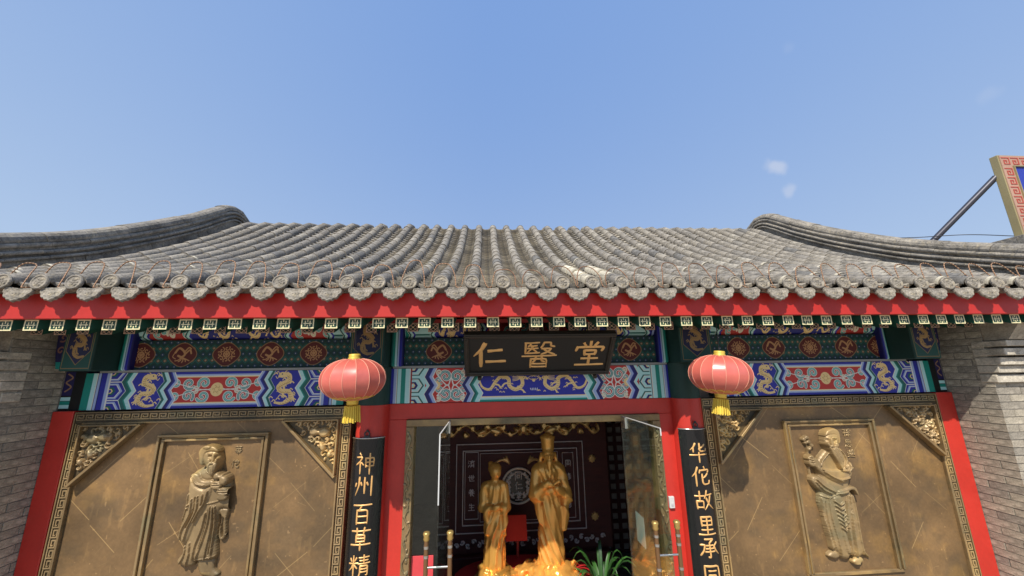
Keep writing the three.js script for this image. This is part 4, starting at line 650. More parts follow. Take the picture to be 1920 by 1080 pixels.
  const key = join([...meander(a + 0.017, b - 0.017, y1 - 0.077, y1 - 0.02, false), ...meander(a + 0.018, a + 0.080, y0 + 0.02, y1 - 0.1, true), ...meander(b - 0.080, b - 0.018, y0 + 0.02, y1 - 0.1, true)]); key.translate(0, 0, 0.0165); mesh('key_pattern', S(key), bronzeLight, t);
  // corner ornaments: carved fruit and vines behind a slanted rail
  for (const s of [1, -1]) {
    const ex = s > 0 ? a + bw + 0.006 : b - bw - 0.006, ey = y1 - bw - 0.014, LX = 0.49, LY = 0.485, P = (u, v) => [ex + s * u, ey - v], o = mesh('corner_ornament', S((() => { const sh = new THREE.Shape([P(0, 0), P(LX, 0), P(0, LY)].map((p) => new THREE.Vector2(...p))); const g = new THREE.ExtrudeGeometry(sh, { depth: 0.03, bevelEnabled: false }); g.translate(0, 0, 0.008); return triUV(g); })()), bronzeDark, t);
    const q = rng(spec.seed + s * 3 + 9), vines = [], leaves = [], fruit = [];
    for (let iu = 0; iu < 6; iu++) for (let iv = 0; iv < 6; iv++) { const u = 0.04 + iu * 0.066 + (q() - 0.5) * 0.03, v = 0.04 + iv * 0.066 + (q() - 0.5) * 0.03; if (u + v > 0.435) continue; const [x, y] = P(u, v); vines.push(spiral(x, y, 0.024 + q() * 0.014, q() * 6, 0.85, q() < 0.5 ? 1 : -1)); }
    for (let i = 0; i < 60; i++) { const u = 0.025 + q() * 0.4, v = 0.025 + q() * 0.4; if (u + v > 0.455) continue; const [x, y] = P(u, v); leaves.push(oval(x, y, 0.012 + q() * 0.014, 0.006 + q() * 0.006, q() * 3)); }
    if (spec.gourd) { let p = P(0.125, 0.115); fruit.push(oval(p[0], p[1], 0.052, 0.045, 0.2)); p = P(0.215, 0.105); fruit.push(oval(p[0], p[1], 0.046, 0.04)); p = P(0.13, 0.245); fruit.push(oval(p[0], p[1], 0.026, 0.04, 0.4)); p = P(0.06, 0.31); fruit.push(oval(p[0], p[1], 0.026, 0.03)); }
    else { for (const [u, v, r] of [[0.14, 0.09, 0.036], [0.21, 0.14, 0.032], [0.08, 0.2, 0.034], [0.14, 0.24, 0.028], [0.27, 0.07, 0.026], [0.06, 0.3, 0.026]]) { const p = P(u, v); for (let i = 0; i < 5; i++) fruit.push(oval(p[0] + Math.cos(i * 1.257) * r * 0.7, p[1] + Math.sin(i * 1.257) * r * 0.7, r * 0.55, r * 0.42, i)); } }
    const g = relief(Math.min(ex, ex + s * 0.47), Math.max(ex, ex + s * 0.47), ey - 0.47, ey, 0.0042, [{ draw: line(0.015, ...vines), h: 0.020, r: 0.008 }, { draw: all(...leaves), h: 0.018, r: 0.01 }, { draw: all(...fruit), h: 0.042, r: 0.03 }]); g.translate(0, 0, 0.0375); mesh('carving', S(g), bronzeLight, o);
    const rail = (p, r, w) => { const A = V(...p, 0.03), B = V(...r, 0.03), d = B.clone().sub(A), g2 = new RoundedBoxGeometry(d.length(), w, 0.07, 2, 0.006); g2.rotateZ(Math.atan2(d.y, d.x)); g2.translate((A.x + B.x) / 2, (A.y + B.y) / 2, 0.044); return triUV(g2); };
    mesh('rail', S([rail(P(LX + 0.02, 0.0), P(0.0, LY + 0.02), 0.024)]), bronzeRim, o); mesh('rail', S([rail(P(0, 0.004), P(LX, 0.004), 0.016), rail(P(0.006, 0), P(0.006, LY), 0.016)]), bronzeRim, o);
  }
  // picture frame: three stepped mouldings
  const fr = (d, w, z) => [rbox(fx0 + d, fx1 - d, fy1 - d - w, fy1 - d, 0.004, z, 0.005), rbox(fx0 + d, fx0 + d + w, fy0, fy1 - d - w - 0.0005, 0.004, z, 0.005), rbox(fx1 - d - w, fx1 - d, fy0, fy1 - d - w - 0.0005, 0.004, z, 0.005)];
  mesh('picture_frame', S([...fr(0, 0.022, 0.046), ...fr(0.0245, 0.013, 0.028), ...fr(0.040, 0.020, 0.038)]), bronzeRim, t);
  if (spec.foot) mesh('picture_frame', S([rbox(fx0, fx1, fy0 - 0.03, fy0 - 0.001, 0.004, 0.03, 0.005)]), bronzeRim, t);
  const fig = relief(...spec.box, 0.0036, spec.layers, 1); fig.translate(0, 0, 0.0075); mesh('relief_figure', S(fig), bronze, t);
  spec.chars.forEach(([k, px, py, sz]) => { const p = onZ(px, py, 0.02); mesh('character', S(brush(k, p.x, p.y, sz, 9, 0.010, 0.008)), bronzeLight, t); });
  return t;
}
{ // the bearded man with the gourd
  const w = world(260, 760, 3.375, 0.05), m = (l) => l.map(w), sc = 1 / 3.375 * 0.0055 * 0.88, o = (x, y, rx, ry, a = 0) => { const p = w([x, y]); return oval(p[0], p[1], rx * sc, ry * sc, a); };
  const robe = [[430, 385], [385, 405], [345, 430], [322, 480], [312, 560], [304, 640], [282, 720], [262, 790], [256, 840], [276, 890], [268, 940], [236, 985], [240, 1012], [290, 1030], [338, 1022], [355, 992], [400, 992], [482, 972], [490, 860], [500, 720], [522, 662], [574, 660], [580, 580], [592, 545], [584, 505], [572, 452], [545, 432], [505, 415], [478, 398]];
  const layers = [
    { draw: blob(m([[362, 985], [430, 975], [474, 980], [470, 1040], [500, 1075], [470, 1100], [420, 1095], [372, 1075]])), h: 0.03, r: 0.03 },
    { draw: blob(m(robe)), h: 0.055, r: 0.055 },
    { draw: blob(m([[500, 665], [516, 720], [498, 800], [500, 850], [520, 862], [546, 830], [548, 730], [562, 662]])), h: 0.03, r: 0.018, base: 0.004 },
    { draw: blob(m([[518, 720], [512, 800], [522, 838], [534, 800], [534, 724]])), h: 0.0001, r: 0.05, base: 0.002, mode: 'over' },
    { draw: blob(m([[335, 450], [322, 520], [306, 640], [262, 790], [262, 850], [296, 885], [330, 850], [366, 760], [410, 690], [440, 640], [474, 560], [480, 500], [420, 520], [380, 500]])), h: 0.05, r: 0.04, base: 0.022 },
    { draw: blob(m([[345, 440], [370, 505], [430, 515], [490, 495], [485, 472], [420, 470], [390, 430]])), h: 0.022, r: 0.02, base: 0.055 },
    { draw: blob(m([[470, 400], [400, 430], [440, 470], [520, 440]])), h: 0.018, r: 0.03, base: 0.05 },
    { draw: line(0.011, m([[440, 405], [470, 435], [500, 440]]), m([[455, 398], [490, 420], [520, 425]]), m([[360, 450], [385, 490], [430, 500]])), h: 0.012, r: 0.006, mode: 'add' },
    { draw: line(0.012, m([[330, 560], [316, 640], [290, 720]]), m([[352, 590], [340, 680], [290, 780], [276, 840]]), m([[390, 570], [380, 660], [330, 760], [300, 850]]), m([[420, 560], [405, 640], [360, 730]]), m([[452, 540], [430, 610], [400, 660]]), m([[305, 640], [330, 625]]), m([[300, 660], [325, 645]])), h: 0.019, r: 0.007, mode: 'add' },
    { draw: line(0.013, m([[460, 640], [440, 760], [400, 880], [365, 970]]), m([[490, 640], [480, 780], [465, 900], [460, 965]]), m([[430, 680], [405, 780], [362, 890], [345, 975]]), m([[475, 640], [462, 780], [435, 900], [420, 970]]), m([[300, 890], [290, 950], [262, 1000]]), m([[330, 870], [322, 950], [300, 1015]])), h: 0.018, r: 0.007, mode: 'add' },
    { draw: line(0.012, m([[350, 985], [400, 975], [482, 955]]), m([[445, 620], [490, 610], [520, 600]])), h: 0.010, r: 0.006, mode: 'add' },
    { draw: line(0.009, m([[450, 660], [424, 780], [382, 920]]), m([[483, 660], [472, 800], [446, 940]]), m([[372, 580], [358, 670], [312, 770]])), h: -0.014, r: 0.005, mode: 'add' },
    { draw: all(o(515, 442, 24, 24), o(556, 470, 27, 30), o(545, 440, 16, 12, 0.4)), h: 0.05, r: 0.03, base: 0.05 },
    { draw: all(o(508, 500, 34, 26), o(552, 540, 40, 24), o(545, 578, 32, 18)), h: 0.03, r: 0.02, base: 0.062 },
    { draw: line(0.006, m([[485, 490], [530, 485]]), m([[485, 502], [532, 500]]), m([[520, 532], [580, 530]]), m([[520, 546], [582, 545]])), h: -0.010, r: 0.003, mode: 'add' },
    { draw: blob(m([[426, 375], [415, 330], [428, 290], [470, 278], [512, 288], [526, 330], [520, 372], [492, 392], [450, 396]])), h: 0.05, r: 0.05, base: 0.035 },
    { draw: blob(m([[398, 330], [398, 290], [425, 258], [470, 250], [512, 264], [522, 292], [480, 290], [446, 300], [434, 340], [424, 378], [404, 368]])), h: 0.03, r: 0.02, base: 0.055 },
    { draw: all(o(455, 262, 24, 14)), h: 0.02, r: 0.02, base: 0.075 },
    { draw: blob(m([[456, 362], [518, 354], [514, 400], [486, 446], [464, 408]])), h: 0.034, r: 0.02, base: 0.074 },
    { draw: all(o(498, 326, 10, 24), o(490, 356, 24, 7), o(470, 345, 12, 14), o(516, 343, 9, 13)), h: 0.022, r: 0.01, base: 0.082 },
    { draw: all(o(473, 317, 11, 6), o(516, 316, 8, 6), o(490, 368, 13, 5)), h: -0.015, r: 0.008, mode: 'add' },
    { draw: line(0.006, m([[460, 302], [486, 300]]), m([[504, 300], [522, 304]]), m([[475, 365], [470, 410]]), m([[492, 370], [486, 425]]), m([[505, 365], [500, 405]])), h: 0.007, r: 0.003, mode: 'add' },
  ];
  const p0 = w([215, 1110]), p1 = w([610, 235]);
  panel({ X0: -4.018, X1: -1.556, Y0: 0.3, Y1: 2.588, fx0: -3.262, fx1: -2.292, fy0: 0.6, fy1: 2.374, seed: 11, gourd: true, layers, box: [p0[0] - 0.02, p1[0] + 0.02, p0[1], p1[1] + 0.02], chars: [['huat', 446, 844, 0.075], ['tuo', 440, 870, 0.075]], label: 'bronze wall panel with relief of bearded robed man cradling a gourd' });
}
{ // the man raising a flowering branch
  const w = world(1320, 740, 3.1775, 0.05), m = (l) => l.map(w), sc = 1 / 3.1775 * 0.0062 * 0.88, o = (x, y, rx, ry, a = 0) => { const p = w([x, y]); return oval(p[0], p[1], rx * sc, ry * sc, a); };
  const layers = [
    { draw: blob(m([[748, 968], [765, 940], [800, 935], [820, 970], [790, 988]])), h: 0.04, r: 0.03 },
    { draw: blob(m([[890, 1000], [905, 975], [940, 968], [962, 990], [940, 1015], [910, 1018]])), h: 0.045, r: 0.03 },
    { draw: blob(m([[720, 335], [684, 385], [668, 430], [690, 500], [690, 600], [692, 650], [712, 710], [730, 790], [752, 860], [764, 920], [800, 945], [826, 980], [868, 985], [884, 962], [930, 975], [962, 960], [1004, 978], [968, 930], [950, 860], [940, 790], [925, 700], [900, 615], [872, 556], [878, 480], [868, 400], [850, 352], [800, 308], [750, 316]])), h: 0.055, r: 0.055 },
    { draw: blob(m([[672, 412], [700, 432], [790, 440], [866, 400], [876, 470], [850, 512], [800, 528], [740, 505], [690, 470], [664, 436]])), h: 0.045, r: 0.03, base: 0.03 },
    { draw: blob(m([[642, 486], [690, 488], [770, 550], [792, 576], [770, 598], [720, 590], [680, 566], [640, 522]])), h: 0.045, r: 0.025, base: 0.02 },
    { draw: blob(m([[790, 575], [830, 560], [870, 545], [896, 552], [912, 590], [904, 596], [880, 566], [850, 575], [820, 600]])), h: 0.025, r: 0.012, base: 0.045 },
    { draw: blob(m([[760, 610], [800, 600], [822, 640], [820, 720], [836, 800], [850, 860], [870, 930], [850, 940], [828, 870], [806, 780], [790, 700], [772, 650]])), h: 0.028, r: 0.02, base: 0.045 },
    { draw: line(0.012, ...[0, 1, 2, 3, 4, 5, 6].map((i) => m([[768 + i * 7, 632 + i * 26], [796 + i * 6, 650 + i * 26], [822 + i * 5, 628 + i * 26]]))), h: 0.019, r: 0.007, mode: 'add' },
    { draw: line(0.012, m([[700, 620], [715, 720], [748, 830], [772, 930]]), m([[735, 610], [752, 720], [790, 850], [820, 960]]), m([[850, 600], [850, 720], [862, 830], [885, 960]]), m([[880, 600], [905, 720], [925, 840], [950, 950]]), m([[862, 600], [878, 720], [892, 840], [915, 960]])), h: 0.018, r: 0.007, mode: 'add' },
    { draw: line(0.009, m([[720, 640], [740, 760], [790, 930]]), m([[870, 640], [882, 800], [900, 950]]), m([[840, 640], [842, 760], [868, 900]])), h: -0.014, r: 0.005, mode: 'add' },
    { draw: line(0.012, m([[690, 440], [740, 480], [800, 500], [850, 490]]), m([[800, 445], [840, 450], [866, 430]]), m([[700, 455], [760, 490], [810, 512]]), m([[660, 500], [710, 545], [770, 575]]), m([[656, 516], [700, 562], [750, 585]]), m([[830, 360], [855, 420], [845, 460]]), m([[735, 345], [700, 390], [690, 420]]), m([[810, 330], [840, 380], [830, 430]])), h: 0.019, r: 0.007, mode: 'add' },
    { draw: line(0.010, m([[690, 600], [740, 612], [790, 590], [850, 575]])), h: 0.012, r: 0.005, mode: 'add' },
    { draw: line(0.014, m([[648, 480], [640, 420], [632, 330], [618, 280]]), m([[632, 330], [650, 300]])), h: 0.02, r: 0.007 },
    { draw: all(o(606, 268, 16, 12, 0.5), o(622, 258, 14, 12, -0.4), o(632, 284, 15, 12, 0.2), o(650, 304, 15, 11, -0.4), o(640, 326, 14, 9, 0.6), o(614, 290, 12, 9, 0)), h: 0.03, r: 0.014, base: 0.006 },
    { draw: all(o(650, 402, 34, 26, 0.3), o(632, 376, 22, 16, 0.5), o(672, 418, 24, 22)), h: 0.036, r: 0.02, base: 0.03 },
    { draw: line(0.006, m([[618, 372], [640, 380]]), m([[622, 388], [644, 394]]), m([[628, 402], [650, 406]])), h: -0.010, r: 0.003, mode: 'add' },
    { draw: blob(m([[708, 250], [722, 224], [760, 218], [790, 236], [794, 276], [776, 314], [746, 324], [716, 306], [708, 276]])), h: 0.05, r: 0.045, base: 0.035 },
    { draw: blob(m([[704, 246], [716, 212], [756, 198], [788, 218], [798, 268], [790, 292], [780, 262], [762, 240], [726, 240]])), h: 0.03, r: 0.02, base: 0.055 },
    { draw: blob(m([[720, 304], [770, 308], [796, 352], [806, 406], [796, 440], [768, 396], [736, 344]])), h: 0.034, r: 0.016, base: 0.074 },
    { draw: all(o(735, 278, 10, 22), o(738, 302, 22, 6), o(716, 292, 8, 12), o(764, 294, 12, 14)), h: 0.022, r: 0.01, base: 0.084 },
    { draw: all(o(719, 268, 8, 5), o(759, 270, 11, 5), o(738, 311, 12, 4)), h: -0.013, r: 0.008, mode: 'add' },
    { draw: line(0.006, m([[712, 254], [728, 254]]), m([[744, 254], [768, 256]]), m([[745, 318], [782, 400]]), m([[760, 314], [794, 390]])), h: 0.007, r: 0.003, mode: 'add' },
  ];
  const p0 = w([590, 1030]), p1 = w([1015, 185]);
  const t = panel({ X0: 1.925, X1: 4.558, Y0: 0.3, Y1: 2.588, fx0: 2.775, fx1: 3.765, fy0: 0.97, fy1: 2.352, foot: true, seed: 37, gourd: false, layers, box: [p0[0] - 0.03, p1[0] + 0.03, p0[1], p1[1] + 0.03], chars: [['sun', 1588, 812, 0.085], ['si', 1592, 832, 0.085], ['miao', 1597, 851, 0.085]], label: 'bronze wall panel with relief of robed man raising a flowering branch' });
}

// ---- string of coated cord looped over every tile end along the eave
{
  const t = thing('cord_garland', 'thin copper-brown cord looped over each tile end along the eave', 'cord'), q = rng(77), cord = M([0.20, 0.10, 0.05], { roughness: 0.45, metalness: 0.3 }), bead = M([0.44, 0.27, 0.15], { roughness: 0.35 });
  const pts = []; for (let i = 0; i < NR; i++) { const x = rowX(i) + (i < 20 ? 0.01 : -0.01), j = (a) => (q() * 2 - 1) * a, low = i > 16 && i < 23 ? 0.05 : 0, h = 3.80 + j(0.025) - low; pts.push(V(x - 0.098 + j(0.008), 3.585, 0.83), V(x - 0.088 + j(0.01), 3.68, 0.80), V(x - 0.045 + j(0.015), h, 0.77), V(x + 0.035 + j(0.015), h + j(0.01), 0.77), V(x + 0.085 + j(0.012), 3.685, 0.82), V(x + 0.105 + j(0.008), 3.575, 0.87), V(x + 0.125, 3.563, 0.885)); }
  const c = new THREE.CatmullRomCurve3(pts, false, 'centripetal'); c.arcLengthDivisions = 3000; mesh('cord', triUV(new THREE.TubeGeometry(c, 1500, 0.0044, 6)), cord, t);
  const s = new THREE.IcosahedronGeometry(0.0058, 1), bs = [], n = Math.floor(c.getLength() / 0.024); for (let i = 0; i < n; i++) { const p = c.getPointAt(i / n); if (p.x > -0.2 && p.x < 1.9) continue; const g = s.clone(); g.translate(p.x, p.y, p.z); bs.push(triUV(g)); } mesh('bead_sleeves', bs, bead, t).userData.kind = 'stuff';
}
tag(mesh('eave_wire', [tube([V(-1.4, 3.665, 0.93), V(0.2, 3.655, 0.94), V(2.2, 3.66, 0.935), V(4.2, 3.665, 0.93)], 0.0016, 60, 5)], ironDark), 'thin taut wire strung across the tile ends', 'wire');

// ---- neighbour, roof sign and its prop
{
  const n = thing('neighbour_building', 'plain grey brick building adjoining under the blue roof sign', 'building', [0, 0, 0]); mesh('wall', box(5.48, 11, -0.45, 4.12, -6, 0.30), brickMats[0], n); mesh('roof', rbox(5.42, 11.1, 4.12, 4.229, -6.05, 0.52, 0.01), clay[2], n);
  const t = thing('roof_sign', 'blue billboard with red key-pattern border on a pole prop', 'billboard', [5.705, 4.23, 0.35]), W = 2.4, H = 1.05;
  const rim = M([0.36, 0.30, 0.15], { roughness: 0.5, map: paintTex }), pink = M([0.52, 0.32, 0.23], { roughness: 0.6, map: paintTex }), keyRed = M([0.45, 0.08, 0.055], { roughness: 0.6 }), blueM = M([0.03, 0.05, 0.42], { roughness: 0.4, map: paintTex });
  mesh('box', rbox(0, W, 0, H, -0.075, 0, 0.006), rim, t); mesh('border', [box(0.012, W - 0.012, H - 0.142, H - 0.012, 0.0005, 0.008), box(0.012, 0.142, 0.012, H - 0.143, 0.0005, 0.008), box(W - 0.142, W - 0.012, 0.012, H - 0.143, 0.0005, 0.008), box(0.143, W - 0.143, 0.012, 0.142, 0.0005, 0.008)], pink, t);
  mesh('panel', box(0.155, W - 0.155, 0.155, H - 0.155, -0.005, 0.004), blueM, t); mesh('inner_rim', [box(0.143, 0.1535, 0.143, H - 0.143, 0, 0.022), box(0.154, W - 0.143, H - 0.154, H - 0.143, 0, 0.022)], rim, t);
  const ks = [], unit = (x, y) => { const b = (x0, x1, y0, y1) => ks.push(box(x + x0, x + x1, y + y0, y + y1, 0.0085, 0.0125)), w = 0.011; b(0, 0.098, 0.078, 0.078 + w); b(0.098 - w, 0.098, 0, 0.0775); b(0.02, 0.0865, 0, w); b(0.02, 0.02 + w, w + 0.0003, 0.055); b(0.0313, 0.064, 0.055 - w, 0.055); b(0.064 - w, 0.064, 0.026, 0.0435); };
  for (let i = 0; i < 20; i++) unit(0.024 + i * 0.118, H - 0.125); for (let i = 0; i < 7; i++) unit(0.026, H - 0.262 - i * 0.118); mesh('key_pattern', ks, keyRed, t);
  const P = V(5.73, 5.04, 0.27), Q = V(5.17, 4.35, -0.10); mesh('prop', [bar(Q.clone().sub(t.position), P.clone().sub(t.position), 0.033, 10)], M([0.07, 0.07, 0.085], { roughness: 0.4, metalness: 0.5 }), t);
  tag(mesh('ridge_cable', tube([V(5.06, 4.72, -0.9), V(5.10, 4.47, -0.25), V(5.3, 4.36, 0.15), V(5.70, 4.30, 0.28)], 0.005, 40, 6), ironDark), 'black cable running along the roof edge to the billboard', 'cable');
}
// ---- small things at the door
{ const p = onZ(1260, 942, 0.01); const t = thing('wall_box', 'small white box mounted on the red door jamb', 'wall box', [p.x, p.y, -0.012]); mesh('cover', rbox(-0.026, 0.026, -0.052, 0.052, 0, 0.028, 0.006), whitePaint, t); mesh('button', rbox(-0.012, 0.012, -0.03, -0.005, 0.0282, 0.032, 0.002), M([0.5, 0.5, 0.5]), t); }
tag(mesh('red_notice', [rbox(-0.956, -0.757, 0.98, 1.262, -0.0405, -0.036, 0.002)], M([0.72, 0.07, 0.08], { roughness: 0.5, map: paintTex })), 'blank red card stuck on the narrow glass side light', 'notice');
tag(mesh('paper_notice', box(1.0915, 1.0945, 1.38, 1.62, 0.16, 0.34), M([0.62, 0.66, 0.62], { roughness: 0.7 })), 'pale paper sheet stuck on the open glass door leaf', 'notice');

// ================================================================ inside the doorway
// smooth distance-field bodies meshed by surface nets
function nets(f, lo, hi, c) {
  const n = [0, 1, 2].map((k) => Math.ceil((hi[k] - lo[k]) / c) + 1), [a, b, d] = n, F = new Float32Array(a * b * d), I = (x, y, z) => x + a * (y + b * z);
  for (let z = 0; z < d; z++) for (let y = 0; y < b; y++) for (let x = 0; x < a; x++) F[I(x, y, z)] = f(lo[0] + x * c, lo[1] + y * c, lo[2] + z * c);
  const id = new Int32Array(a * b * d).fill(-1), pos = [], ix = [], E = [[0, 1], [2, 3], [4, 5], [6, 7], [0, 2], [1, 3], [4, 6], [5, 7], [0, 4], [1, 5], [2, 6], [3, 7]];
  for (let z = 0; z < d - 1; z++) for (let y = 0; y < b - 1; y++) for (let x = 0; x < a - 1; x++) {
    const v = []; for (let k = 0; k < 8; k++) v.push(F[I(x + (k & 1), y + ((k >> 1) & 1), z + (k >> 2))]); let s = 0; for (const q of v) if (q < 0) s++; if (!s || s === 8) continue;
    let px = 0, py = 0, pz = 0, m = 0; for (const [p, q] of E) if ((v[p] < 0) !== (v[q] < 0)) { const t = v[p] / (v[p] - v[q]); px += (p & 1) + ((q & 1) - (p & 1)) * t; py += ((p >> 1) & 1) + (((q >> 1) & 1) - ((p >> 1) & 1)) * t; pz += (p >> 2) + ((q >> 2) - (p >> 2)) * t; m++; }
    id[I(x, y, z)] = pos.length / 3; pos.push(lo[0] + (x + px / m) * c, lo[1] + (y + py / m) * c, lo[2] + (z + pz / m) * c);
  }
  for (let z = 1; z < d - 1; z++) for (let y = 1; y < b - 1; y++) for (let x = 1; x < a - 1; x++) {
    const s = F[I(x, y, z)] < 0, quad = (p, q, r, t, fl) => { if (p < 0 || q < 0 || r < 0 || t < 0) return; fl ? ix.push(p, q, r, p, r, t) : ix.push(p, r, q, p, t, r); };
    if (s !== F[I(x + 1, y, z)] < 0) quad(id[I(x, y - 1, z - 1)], id[I(x, y, z - 1)], id[I(x, y, z)], id[I(x, y - 1, z)], s);
    if (s !== F[I(x, y + 1, z)] < 0) quad(id[I(x - 1, y, z - 1)], id[I(x - 1, y, z)], id[I(x, y, z)], id[I(x, y, z - 1)], s);
    if (s !== F[I(x, y, z + 1)] < 0) quad(id[I(x - 1, y - 1, z)], id[I(x, y - 1, z)], id[I(x, y, z)], id[I(x - 1, y, z)], s);
  }
  return geo(pos, ix);
}
const smin = (a, b, k) => { const h = Math.max(0, Math.min(1, 0.5 + 0.5 * (b - a) / k)); return b + (a - b) * h - k * h * (1 - h); };
const cone = (A, B, ra, rb) => { const ab = [B[0] - A[0], B[1] - A[1], B[2] - A[2]], L = ab[0] ** 2 + ab[1] ** 2 + ab[2] ** 2 || 1e-9; return (x, y, z) => { const p = [x - A[0], y - A[1], z - A[2]], t = Math.max(0, Math.min(1, (p[0] * ab[0] + p[1] * ab[1] + p[2] * ab[2]) / L)); return Math.hypot(p[0] - ab[0] * t, p[1] - ab[1] * t, p[2] - ab[2] * t) - (ra + (rb - ra) * t); }; };
const ball = (c, r) => (x, y, z) => { const q = Math.hypot((x - c[0]) / r[0], (y - c[1]) / r[1], (z - c[2]) / r[2]); return (q - 1) * Math.min(...r); };
function sculpt(list, fold) { return (x, y, z) => { let d = 1e3; for (const [f, k] of list) d = smin(d, f(x, y, z), k); return d + (d < 0.06 ? fold(x, y, z) : 0); }; }
function rock(w, h, dp, seed) { const g = nets((x, y, z) => { const n = fbm(x * 7 + 20 + z * 3, y * 7 + 20 - z * 4, 999, seed, 3) - 0.5; return ball([0, -0.02, 0], [w, h, dp])(x, y, z) - n * 0.11 + 0.010 * Math.sin(x * 40 + n * 20) ; }, [-w - 0.1, -0.1, -dp - 0.1], [w + 0.1, h + 0.12, dp + 0.1], 0.018); return g; }
{ // tall robed statue in a court cap, long beard, hands at the chest
  const t = thing('statue', 'tall golden statue of bearded robed man in a cap on rocky base', 'statue', [0.515, 0.66, -1.2]);
  const body = sculpt([
    [cone([0, -0.02, 0], [0, 0.55, 0], 0.165, 0.135), 0.02], [cone([0, 0.5, 0], [0, 0.98, 0], 0.135, 0.115), 0.06], [cone([-0.115, 1.03, -0.01], [0.115, 1.03, -0.01], 0.072, 0.072), 0.08],
    [cone([-0.155, 1.0, 0], [-0.195, 0.74, 0.05], 0.066, 0.075), 0.03], [cone([-0.195, 0.74, 0.05], [-0.05, 0.90, 0.17], 0.066, 0.042), 0.03], [cone([0.155, 1.0, 0], [0.2, 0.72, 0.04], 0.066, 0.08), 0.03], [cone([0.2, 0.72, 0.04], [0.07, 0.84, 0.16], 0.066, 0.04), 0.03],
    [cone([-0.17, 0.76, 0.07], [-0.12, 0.46, 0.08], 0.06, 0.035), 0.04], [cone([0.19, 0.72, 0.06], [0.165, 0.36, 0.05], 0.062, 0.045), 0.04],
    [cone([0.02, 0.88, 0.175], [0.10, 0.93, 0.19], 0.022, 0.02), 0.012], [ball([-0.01, 0.885, 0.18], [0.04, 0.034, 0.03]), 0.012],
    [cone([0, 1.06, 0], [0, 1.16, 0.01], 0.05, 0.045), 0.04], [ball([0, 1.195, 0.025], [0.072, 0.098, 0.082]), 0.02], [ball([0, 1.185, 0.105], [0.014, 0.028, 0.018]), 0.01], [ball([-0.074, 1.19, 0.01], [0.014, 0.026, 0.018]), 0.008], [ball([0.074, 1.19, 0.01], [0.014, 0.026, 0.018]), 0.008],
    [cone([0, 1.12, 0.085], [0, 0.95, 0.125], 0.038, 0.014), 0.014], [cone([-0.085, 1.20, -0.01], [-0.115, 1.06, -0.01], 0.022, 0.022), 0.02], [cone([0.085, 1.20, -0.01], [0.12, 1.06, -0.01], 0.022, 0.022), 0.02],
    [cone([0, 1.28, 0], [0, 1.37, -0.005], 0.080, 0.086), 0.012], [ball([0, 1.40, -0.005], [0.10, 0.034, 0.07]), 0.012], [cone([-0.1, 0.80, 0.1], [0.1, 0.80, 0.1], 0.04, 0.04), 0.04],
  ], (x, y, z) => { const a = Math.atan2(x, z); if (y > 1.08) return (Math.abs(x) > 0.018 && Math.abs(x) < 0.05 && y > 1.196 && y < 1.214 && z > 0.06) ? 0.010 : 0; const k = y < 0.72 ? 1 : 0.45; const w1 = a * 5 + y * 15 + 1.4 * Math.sin(y * 6 + x * 6), w2 = a * 9 + y * 7; return k * (0.024 * Math.pow(Math.abs(Math.sin(w1)), 0.6) - 0.012 + 0.006 * Math.sin(w2)); });
  mesh('body', nets(body, [-0.32, -0.06, -0.26], [0.32, 1.50, 0.28], 0.0115), goldStatue, t);
  const r = rock(0.42, 0.16, 0.34, 5); r.translate(0, -0.13, 0.02); mesh('base', r, goldStatue, t);
}
{ // smaller attendant, hair in a bun, hands held together
  const t = thing('statue', 'smaller golden statue of bareheaded attendant with clasped hands', 'statue', [-0.17, 0.66, -1.2]);
  const body = sculpt([
    [cone([0, -0.02, 0], [0, 0.42, 0], 0.135, 0.118), 0.02], [cone([0, 0.4, 0], [0, 0.80, 0], 0.122, 0.095), 0.05], [cone([-0.085, 0.855, 0], [0.085, 0.855, 0], 0.058, 0.058), 0.06],
    [cone([-0.125, 0.84, 0], [-0.145, 0.62, 0.04], 0.052, 0.058), 0.025], [cone([-0.145, 0.62, 0.04], [0.0, 0.64, 0.145], 0.05, 0.034), 0.025], [cone([0.125, 0.84, 0], [0.145, 0.62, 0.04], 0.052, 0.058), 0.025], [cone([0.145, 0.62, 0.04], [0.04, 0.65, 0.145], 0.05, 0.034), 0.025],
    [cone([-0.10, 0.60, 0.09], [-0.09, 0.36, 0.09], 0.045, 0.03), 0.03], [cone([0.12, 0.60, 0.08], [0.11, 0.34, 0.08], 0.045, 0.03), 0.03], [ball([0.02, 0.665, 0.155], [0.05, 0.026, 0.034]), 0.012],
    [cone([0, 0.88, 0], [0.01, 0.98, 0.01], 0.042, 0.036), 0.03], [ball([0.014, 1.015, 0.02], [0.072, 0.086, 0.076]), 0.014], [ball([0.018, 1.01, 0.088], [0.012, 0.022, 0.014]), 0.008], [ball([0.004, 1.05, -0.008], [0.084, 0.068, 0.08]), 0.01], [ball([-0.045, 1.10, -0.03], [0.036, 0.03, 0.036]), 0.016],
  ], (x, y, z) => { const a = Math.atan2(x, z); if (y > 0.9) return 0; const k = y < 0.56 ? 1 : 0.4; const w1 = a * 5 - y * 10 + 1.2 * Math.sin(y * 6 + x * 5); return k * (0.020 * Math.pow(Math.abs(Math.sin(w1)), 0.6) - 0.010 + 0.004 * Math.sin(a * 8 + y * 6)); });
  mesh('body', nets(body, [-0.26, -0.06, -0.22], [0.26, 1.20, 0.24], 0.0105), goldStatue, t);
  const r = rock(0.30, 0.12, 0.28, 15); r.translate(0, -0.115, 0.02); mesh('base', r, goldStatue, t);
}
